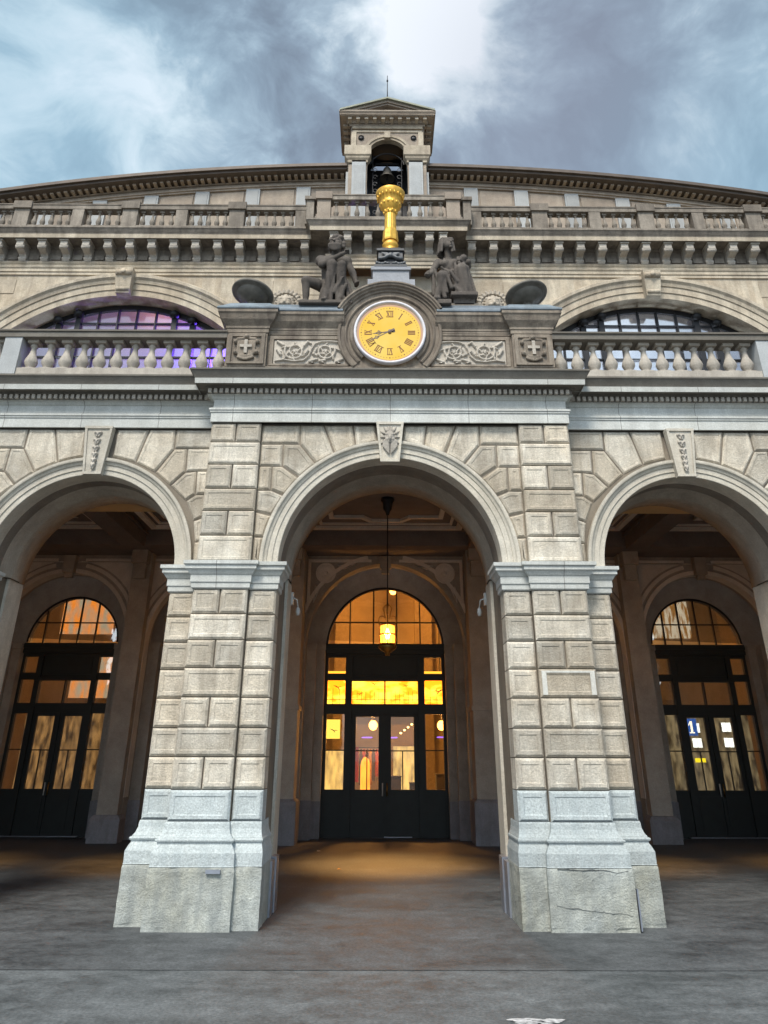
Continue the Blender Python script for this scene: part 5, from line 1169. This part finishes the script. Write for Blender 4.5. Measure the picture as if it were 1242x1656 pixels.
# doors ---------------------------------------------------------------
M['lit'] = emit('lit_transom', (1, .20, .006), 1.3, (1, .50, .045), 2.6, (1, 1, 2.2), .42, .62)
M['litlow'] = emit('lit_strip', (1, .38, .03), .8)
def door(cx, hw, zs, centre):
    k = hw/1.5; fr = MB(); y0, y1 = 20.12, 20.24; fm = 'wood'
    X = lambda u: cx+u*hw
    def bar(u0, u1, z0, z1, d=0): fr.box(X(u0), X(u1), y0+d, y1, z0, z1)
    bar(-1, -.965, 0, 4.24); bar(.965, 1, 0, 4.24)
    for s_ in (-1, 1):
        a, b = sorted((s_*.545, s_*.655)); bar(a, b, 0.02, 3.95, -.03)
        a, b = sorted((s_*.655, s_*.965)); bar(a, b, .02, .98, .015); bar(a, b, 2.61, 2.84); bar(a, b, 3.38, 3.54); bar(a, b, 3.92, 4.0); bar(a, b, 1.8, 1.825, .06)
    bar(-.545, .545, 2.63, 2.84); bar(-.545, .545, 3.38, 3.95, .04); bar(-.5, .5, 3.5, 3.85, .02)
    bar(-.012, .012, 2.84, 3.38); fr.box(cx-.022, cx+.022, y0-.005, y1+.01, .02, 2.63); fr.box(X(-.55), X(-.535), y0+.02, y1+.01, .02, 2.63); fr.box(X(.535), X(.55), y0+.02, y1+.01, .02, 2.63); fr.box(X(-1), X(1), y0+.02, y1+.01, 0.0, .045); fr.box(X(-.545), X(.545), y0+.02, y1+.01, 2.55, 2.64); fr.box(X(-1), X(1), y0+.01, y1+.011, 3.94, 4.02); fr.box(X(-.97), X(-.95), y0+.02, y1+.012, 0, 4.0); fr.box(X(.95), X(.97), y0+.02, y1+.012, 0, 4.0)
    bar(-1, 1, 4.0, 4.24, -.08) ; bar(-1.0, 1.0, 4.12, 4.2, -.12); bar(-.66, .66, 3.36, 3.42, -.06)
    D = part('portal_door', fr, fm, B)
    tr = MB()
    tr.ring(cx, zs, [(hw+.02, y0), (hw-.05, y0), (hw-.05, y1)], 2, 178, 40)
    for u in ((-.6, -.2, .2, .6) if centre else (-.66, -.3, .08, .45)):
        h = math.sqrt((hw-.03)**2-(u*hw)**2); tr.box(X(u)-.016, X(u)+.016, y0+.04, y1-.02, 4.24, zs+h)
    zz = 4.78 if centre else 4.75
    h = math.sqrt((hw-.03)**2-(zz-zs)**2); tr.box(cx-h, cx+h, y0+.05, y1-.02, zz-.014, zz+.014)
    part('fanlight_bars', tr, 'iron', D)
    gm_ = 'glass' if centre else 'sideglass'
    pts = [(cx+(hw-.02)*math.cos(R(a)), zs+(hw-.02)*math.sin(R(a))) for a in range(3, 178, 5)]
    part('fanlight_pane', MB().prism(pts, y1-.04, y1-.034), gm_, D)
    for s_ in (-1, 1):
        leaf = MB(); a, b = sorted((s_*.008, s_*.54)); lf = lambda u0, u1, z0, z1, d=0: leaf.box(X(min(u0, u1)), X(max(u0, u1)), y0+.03+d, y1-.01, z0, z1)
        lf(a, b, .03, .98); lf(s_*.008, s_*.10, .98, 2.61); lf(s_*.47, s_*.54, .98, 2.61); lf(s_*.10, s_*.47, 2.56, 2.61)
        lf(s_*.10, s_*.47, 1.79, 1.815, .03); lf(s_*.277, s_*.293, .98, 1.79, .03)
        lf(s_*.06, s_*.48, .15, .85, -.012)
        L_ = part('leaf', leaf, 'wood', D)
        part('leaf_pane', MB().box(X(min(s_*.10, s_*.47)), X(max(s_*.10, s_*.47)), y1-.05, y1-.044, .98, 2.56), gm_, L_) if 0 else None
        part('pane', MB().box(X(min(s_*.10, s_*.47)), X(max(s_*.10, s_*.47)), y1-.05, y1-.044, .98, 2.56), gm_, D)
        part('pane', MB().box(X(min(s_*.655, s_*.965)), X(max(s_*.655, s_*.965)), y1-.05, y1-.044, .98, 2.61), gm_, D)
        part('transom_pane', MB().box(X(min(s_*.655, s_*.965)), X(max(s_*.655, s_*.965)), y1-.05, y1-.044, 2.84, 3.38), 'lit' if centre else gm_, D)
        part('transom_pane', MB().box(X(min(s_*.012, s_*.545)), X(max(s_*.012, s_*.545)), y1-.05, y1-.044, 2.84, 3.38), 'lit' if centre else gm_, D)
        part('small_pane', MB().box(X(min(s_*.655, s_*.965)), X(max(s_*.655, s_*.965)), y1-.05, y1-.044, 3.54, 3.92), gm_, D)
        if centre:
            part('lit_strip', MB().box(X(min(s_*.655, s_*.965)), X(max(s_*.655, s_*.965)), y1-.056, y1-.051, 3.545, 3.60), 'litlow', D)
            g = MB()
            for u in np.linspace(.03, .53, 8): g.box(X(s_*u)-.004, X(s_*u)+.004, y1-.07, y1-.051, 2.86, 3.13)
            g.box(X(min(s_*.012, s_*.545)), X(max(s_*.012, s_*.545)), y1-.072, y1-.05, 2.93, 2.942)
            for u in (.75, .86): g.box(X(s_*u)-.004, X(s_*u)+.004, y1-.07, y1-.051, 2.84, 3.2)
            g.box(X(min(s_*.655, s_*.965)), X(max(s_*.655, s_*.965)), y1-.072, y1-.05, 2.93, 2.942)
            part('glazing_bars', g, plain('amber_bar', (.25, .10, .01), .6), D)
        part('handle', MB().tube([(X(s_*.035), y0-.02, .85), (X(s_*.035), y0-.02, 1.12)], .016, 8), 'white' if s_ < 0 else 'brass', D)
    part('threshold', MB().box(X(-.01) if centre else X(-.8), X(.42) if centre else X(.8), 20.0, 20.12, .02, .035), 'steel', D)
    if centre:      # bird silhouettes stuck on the panes
        bd = MB()
        for (bx, bz, s_, fl) in ((-1.17, 3.22, .11, 1), (-.62, 3.07, .08, -1), (-.27, 3.30, .08, 1), (.52, 3.26, .07, 1), (1.34, 3.13, .13, -1), (-1.24, 2.24, .09, 1)):
            y = y1-.08; q = lambda u, v: (bx+fl*u*s_, bz+v*s_)
            bd.prism([q(-1.1, .45), q(-.45, .12), q(0, -.12), q(.12, .02), q(-.35, .32)], y, y+.006); bd.prism([q(0, -.12), q(.5, .05), q(1.15, .0), q(.5, .2), q(.12, .05)], y-.001, y+.005); bd.prism([q(.0, -.1), q(.2, -.45), q(.33, -.4), q(.15, .0)], y-.002, y+.004)
        part('bird_sticker', bd, 'iron', D)
    return D
for (cx, rr, zs, rd) in doors: door(cx, rd, zs, cx == 0)

# hall behind the doors ----------------------------------------------
hall = MB().box(-12, 12, 28, 28.1, 0, 9); hall.box(-12.1, -12, 20.5, 28, 0, 9); hall.box(12, 12.1, 20.5, 28, 0, 9)
HL = part('hall_wall', hall, 'hallwall', B)
part('hall_ceiling', MB().box(-12, 12, 20.45, 28, 9, 9.1), plain('hall_ceiling_paint', (.42, .26, .12), .8, 0, .3, .8), HL)
m = MB()
for x in (-9, -6, -3, 0, 3, 6, 9): m.box(x-.15, x+.15, 20.5, 28, 8.6, 9)
for y in (22.5, 24.5, 26.5): m.box(-12, 12, y-.12, y+.12, 8.7, 8.99)
part('hall_beams', m, plain('hall_beam_paint', (.22, .12, .05), .7), HL)
m = MB()
for x in (-9.5, -7.0, -4.2, -1.4, 1.4, 4.2, 7.0, 9.5):
    m.box(x-.3, x+.3, 27.7, 28, 0, 7); m.box(x-.4, x+.4, 27.6, 28, 3.4, 3.7)
m.box(-12, 12, 27.75, 28, 3.0, 3.25); part('hall_pilasters', m, plain('hall_pilaster_stone', (.45, .33, .16), .7), HL)
struct(part('hall_floor', MB().add([(-12, 20.12, .004), (12, 20.12, .004), (12, 28, .004), (-12, 28, .004)], [(0, 1, 2, 3)]), 'hallfloor'))
GLOBE = emit('globe_lamp_glow', (1, .40, .07), 6)
for i, (x, y, z, e, lab) in enumerate(((-.30, 22.0, 2.42, 45, 'glowing orange globe lamp seen through the left leaf of the central door'), (1.52, 22.0, 2.42, 45, 'glowing orange globe lamp seen through the right side pane of the central door'),
                                  (-6.6, 24, 4.4, 22, 'amber globe lamp hanging inside behind the left door'), (7.6, 24.5, 4.6, 16, 'amber globe lamp hanging inside behind the right door'), (0.3, 25.5, 6.6, 150, 'amber globe lamp hanging high in the hall behind the central fanlight'))):
    t = thing('hall_lamp', lab, 'lamp', (x, y, z), 'globe lamps inside the hall')
    part('globe', MB().lathe(x, y, [(0, z-.12), (.07, z-.10), (.11, z-.03), (.11, z+.04), (.06, z+.11), (0, z+.12)], 20), GLOBE, t)
    part('stem', MB().tube([(x, y, z+.11), (x, y, 9)], .012, 6), 'iron', t)
    point('hall_lamp_light', (x, y-.25, z), (1, .47, .13), e*1.6, .12)
VIO = emit('violet_sign_glow', (.28, .12, 1), 1.2)
for (x, z) in ((-.45, 2.12), (.20, 2.12), (1.5, 2.13)): setp(part('light_strip', MB().lathe(x, 21.6, [(0, z-.01), (.12, z-.012), (.15, z), (.12, z+.012), (0, z+.01)], 20), VIO), 'small violet light strip glowing inside the central door', 'light', 'violet light strips inside the hall')
setp(part('shop_sign', MB().box(-1.52, -1.13, 21.0, 21.04, 2.08, 2.52), emit('shop_sign_glow', (1, .70, .12), .8)), 'square lit yellow sign in the left side pane of the central door', 'sign')
setp(part('upright_panel', MB().prism([(-.60, .4), (-.36, .4), (-.36, 1.45)]+[(-.48+.12*math.cos(R(a)), 1.45+.22*math.sin(R(a))) for a in range(15, 180, 15)]+[(-.60, 1.45)], 21.2, 21.24), emit('orange_shape_glow', (1, .22, .01), 1.1, (1, .42, .04), 3, (2, 1, .6))), 'upright glowing orange shape behind the left leaf of the central door', 'banner')  # orange glow is emission given to the shape itself
setp(part('upright_panel', MB().box(-.74, -.66, 21.4, 21.44, 1.1, 1.9), plain('red_banner', (.5, .05, .03), .7)), 'narrow red banner behind the left leaf of the central door', 'banner')
for (x, w, h, lab) in ((.28, .16, 1.2, 'low dark cabinet behind the right leaf of the central door'), (.80, .14, 1.05, 'small dark box behind the right edge of the right door leaf'), (1.55, .2, 1.25, 'dark waste bin behind the right side pane of the central door'), (-.92, .12, 1.55, 'tall dark cabinet behind the left leaf of the central door')):
    setp(part('cabinet', MB().box(x-w, x+w, 22.0, 22.4, 0.004, h).box(x-w-.01, x+w+.01, 21.99, 22.41, h+.001, h+.03), 'cabinet'), lab, 'cabinet')
LITW = emit('wall_panel_glow', (.75, .48, .15), .85, (.30, .19, .08), 2.4, (2.2, 1, .7), .4, .62)  # emission gives these wall panels their lit look
for (x0, x1, z0, z1, y, lab) in ((.28, 1.05, .3, 1.95, 25, 'cream wall panel with its own glow behind the right leaf of the central door'), (-1.75, -1.2, .3, 1.85, 25, 'pale wall panel with its own glow behind the left side pane of the central door')):
    setp(part('glowing_panel', MB().box(x0, x1, y, y+.1, z0, z1), LITW), lab, 'panel')
SGN = thing('platform_sign', 'blue sign with a white numeral 1 hanging inside behind the right door', 'sign', (7.75, 21.4, 2.2))
part('sign_board', MB().box(7.80, 8.10, 21.4, 21.45, 2.18, 2.58), emit('blue_sign_glow', (.02, .12, .55), .8), SGN)
part('numeral', MB().box(7.93, 7.98, 21.385, 21.399, 2.24, 2.52).box(7.89, 8.02, 21.386, 21.4, 2.235, 2.26).prism([(7.88, 2.43), (7.93, 2.52), (7.93, 2.47), (7.89, 2.41)], 21.387, 21.4), emit('white_numeral_glow', (1, .95, .8), 1.5), SGN)
WN = emit('cool_window_glow', (.85, .95, 1), 1.8)
for (x, z) in ((8.28, 2.38), (8.28, 2.02), (9.12, 2.4), (9.12, 2.03)):
    t = setp(part('wall_screen', MB().box(x-.115, x-.01, 22, 22.03, z-.11, z+.11).box(x+.01, x+.115, 22, 22.03, z-.11, z+.11), WN), 'small white lit screen pair glowing behind the right door', 'screen', 'white screens inside the right door')
setp(part('yellow_notice', MB().box(8.15, 8.42, 22, 22.03, 1.56, 1.66), emit('yellow_notice_glow', (1, .85, .02), 1.1)), 'small yellow lit notice low behind the right door', 'sign')
OR = emit('orange_reflection_glow', (.95, .30, .04), .9, (.40, .36, .28), 2.0, (2.6, 1, .8), .38, .62)  # added glowing panels imitate street reflections in the upper side-door glass
for (x0, x1, z0, z1, y, lab, mt) in ((-9.9, -8.3, 5.0, 7.6, 24, 'large glowing panel for orange street reflections high behind the left door fanlight', OR), (-9.3, -7.2, 3.2, 4.4, 24, 'glowing strip for orange street reflections behind the left door transom', OR), (7.6, 10.2, 5.2, 7.6, 26, 'glowing panel for grey and amber street reflections high behind the right door fanlight', emit('grey_reflection_glow', (.62, .56, .46), .8, (.28, .13, .03), 2.8, (4, 1, .6), .46, .54))):
    setp(part('upper_reflection_panel', MB().box(x0, x1, y, y+.05, z0, z1), mt), lab, 'upper_reflection_panel')

TL = thing('track_light', 'short slanting row of small warm spotlights inside the right leaf of the central door', 'light', (.6, 22.6, 2.4))
tb = MB().tube([(.42, 22.6, 2.24), (.78, 22.6, 2.50)], .012, 6); part('rail', tb, 'iron', TL)
for k in range(4):
    q = MB().lathe(.45+.10*k, 22.57, [(0, 2.225+.072*k), (.03, 2.235+.072*k), (.03, 2.265+.072*k), (0, 2.275+.072*k)], 10); part('spot_bulb', q, emit('spot_bulb_glow', (1, .62, .2), 3) if k == 0 else bpy.data.materials['spot_bulb_glow'], TL)
rk = thing('clothes_rack', 'dark rack hung with brown and red goods behind the left leaf of the central door', 'rack', (-.5, 22.6, 0))
part('frame', MB().box(-.95, -.93, 22.6, 22.62, 0.005, 1.9).box(-.15, -.13, 22.6, 22.62, .005, 1.9).box(-.95, -.13, 22.6, 22.62, 1.88, 1.9), 'iron', rk)
for k in range(9):
    x = -.9+.085*k; c_ = [(.25, .05, .03), (.12, .07, .04), (.30, .16, .05), (.06, .05, .05)][k % 4]
    part('garment', MB().prism([(x, 1.86), (x+.04, 1.86), (x+.07, 1.70), (x+.06, 1.0+.1*(k % 3)), (x-.02, 1.0+.1*(k % 3)), (x-.03, 1.70)], 22.55, 22.66), plain('cloth_%d' % k, c_, .9), rk)
REFL = emit('reflection_glow', (.60, .34, .13), .55, (.07, .04, .02), 3.2, (2.6, 1, .8), .36, .64)  # added glowing noise stands in for street reflections in the lower panes
REFL_DIM = emit('dim_reflection_glow', (.42, .34, .20), .5, (.04, .03, .02), 3.6, (2.8, 1, .8), .38, .66)
for (x0, x1, y, mt, lab) in ((-10.2, -6.4, 23.5, REFL, 'amber glowing panel standing in for street reflections behind the left door'), (7.0, 10.4, 23.5, REFL_DIM, 'dim glowing panel standing in for street reflections behind the right door')):
    setp(part('reflection_panel', MB().box(x0, x1, y, y+.05, .6, 2.9), mt), lab, 'reflection panel')
# lanterns ------------------------------------------------------------
def lantern(x, lab):
    y = 15.5; z0 = 3.47; t = thing('hanging_lantern', lab, 'lantern', (x, y, z0), 'lanterns hanging in the arcade')
    part('rod', MB().tube([(x, y, 4.40), (x, y, 6.6)], .012, 8), 'iron', t)
    part('ceiling_rose', MB().lathe(x, y, [(.03, 6.25), (.05, 6.32), (.09, 6.38), (.10, 6.5), (.14, 6.56), (.14, 6.62)], 16), 'iron', t)
    m = MB()
    for k in range(8):
        a = k*math.pi/4; m.tube([(x+.15*math.cos(a), y+.15*math.sin(a), 3.66), (x+.15*math.cos(a), y+.15*math.sin(a), 4.02)], .007, 6)
    for z in (3.66, 3.84, 4.02): m.lathe(x, y, [(.15, z-.012), (.165, z), (.15, z+.012), (.14, z)], 24)
    for k in range(4):      # scrolled crown
        a = k*math.pi/2; p = [(x+r_*math.cos(a), y+r_*math.sin(a), z) for r_, z in ((.15, 4.03), (.18, 4.10), (.16, 4.18), (.10, 4.20), (.05, 4.15), (.06, 4.26), (.09, 4.33), (.05, 4.39), (0, 4.41))]; m.tube(p, .012, 6)
    part('cage', m, 'brass', t)
    part('base_dish', MB().lathe(x, y, [(0, 3.44), (.04, 3.45), (.05, 3.50), (.10, 3.53), (.17, 3.58), (.19, 3.62), (.15, 3.65), (0, 3.65)], 24), 'brass', t)
    part('glass_cylinder', MB().lathe(x, y, [(.135, 3.67), (.135, 4.0), (.13, 4.0), (.13, 3.67)], 24), M['lglass'], t)
    part('bulb', MB().lathe(x, y, [(0, 3.74), (.03, 3.76), (.045, 3.82), (.035, 3.90), (.012, 3.96), (0, 3.97)], 16), M['bulb'], t)
    point('lantern_light', (x, y, 3.83), (1, .72, .46), 50 if abs(x) < 1 else 26, .06)
    sp = bpy.data.lights.new('lantern_downlight', 'SPOT'); sp.energy = 560 if abs(x) < 1 else 170; sp.color = (1, .50, .15); sp.spot_size = R(66); sp.spot_blend = 1; sp.shadow_soft_size = .08
    so = bpy.data.objects.new('lantern_downlight', sp); col.objects.link(so); so.location = (x, y, 3.42)
    return t
def lglass():
    m = bpy.data.materials.new('amber_lantern_glass'); m.use_nodes = True; nt = m.node_tree; N = nt.nodes; N.clear(); o = N.new('ShaderNodeOutputMaterial')
    tr = N.new('ShaderNodeBsdfTransparent'); tr.inputs[0].default_value = (1, .8, .5, 1); e = N.new('ShaderNodeEmission'); e.inputs[0].default_value = (1, .38, .05, 1); e.inputs[1].default_value = .9; a = N.new('ShaderNodeAddShader')
    nt.links.new(tr.outputs[0], a.inputs[0]); nt.links.new(e.outputs[0], a.inputs[1]); nt.links.new(a.outputs[0], o.inputs[0]); return m
M['lglass'] = lglass(); M['bulb'] = emit('bulb_glow', (1, .66, .2), 16)
lantern(0.02, 'lit brass lantern with amber glass hanging in the central arch')
for x, lab in ((-4.21, 'brass lantern hanging out of sight behind the left centre pier'), (4.21, 'brass lantern hanging out of sight behind the right centre pier'), (-7.95, 'brass lantern hanging in the arcade at the far left'), (7.95, 'brass lantern hanging in the arcade at the far right')): lantern(x, lab)

# small fixtures ------------------------------------------------------
for sx, lab in ((-1, 'small white spotlight clamped to the left jamb inside the central arch'), (1, 'small white spotlight clamped to the right jamb inside the central arch')):
    t = thing('spotlight', lab, 'spotlight', (sx*1.40, 11.6, 3.6), 'white spotlights on the arch jambs')
    part('lamp_head', MB().lathe(sx*1.36, 11.62, [(0, 3.57), (.025, 3.575), (.036, 3.62), (.03, 3.67), (.015, 3.69)], 14), 'white', t)
    part('arm', MB().tube([(sx*1.36, 11.62, 3.69), (sx*1.38, 11.6, 3.80), (sx*1.45, 11.56, 3.82)], .012, 6).box(sx*1.43, sx*1.47, 11.55, 11.62, 3.72, 3.9), 'white', t)
setp(part('paper_scrap', MB().add([(-1.33, 17.2, .024), (-1.26, 17.22, .03), (-1.27, 17.3, .024), (-1.34, 17.27, .04)], [(0, 1, 2, 3)]), 'white'), 'tiny scrap of white paper lying on the arcade floor by the left pier', 'litter')
setp(part('dry_leaf', MB().add([(-.82, 14.6, .024), (-.76, 14.58, .035), (-.74, 14.64, .024), (-.80, 14.67, .04)], [(0, 1, 2, 3)]), plain('dry_leaf_brown', (.35, .2, .07), .8)), 'small dry brown leaf lying on the floor in the central arch', 'leaf')
for o in bpy.data.objects:
    if 'wl' in o.keys(): del o['wl']
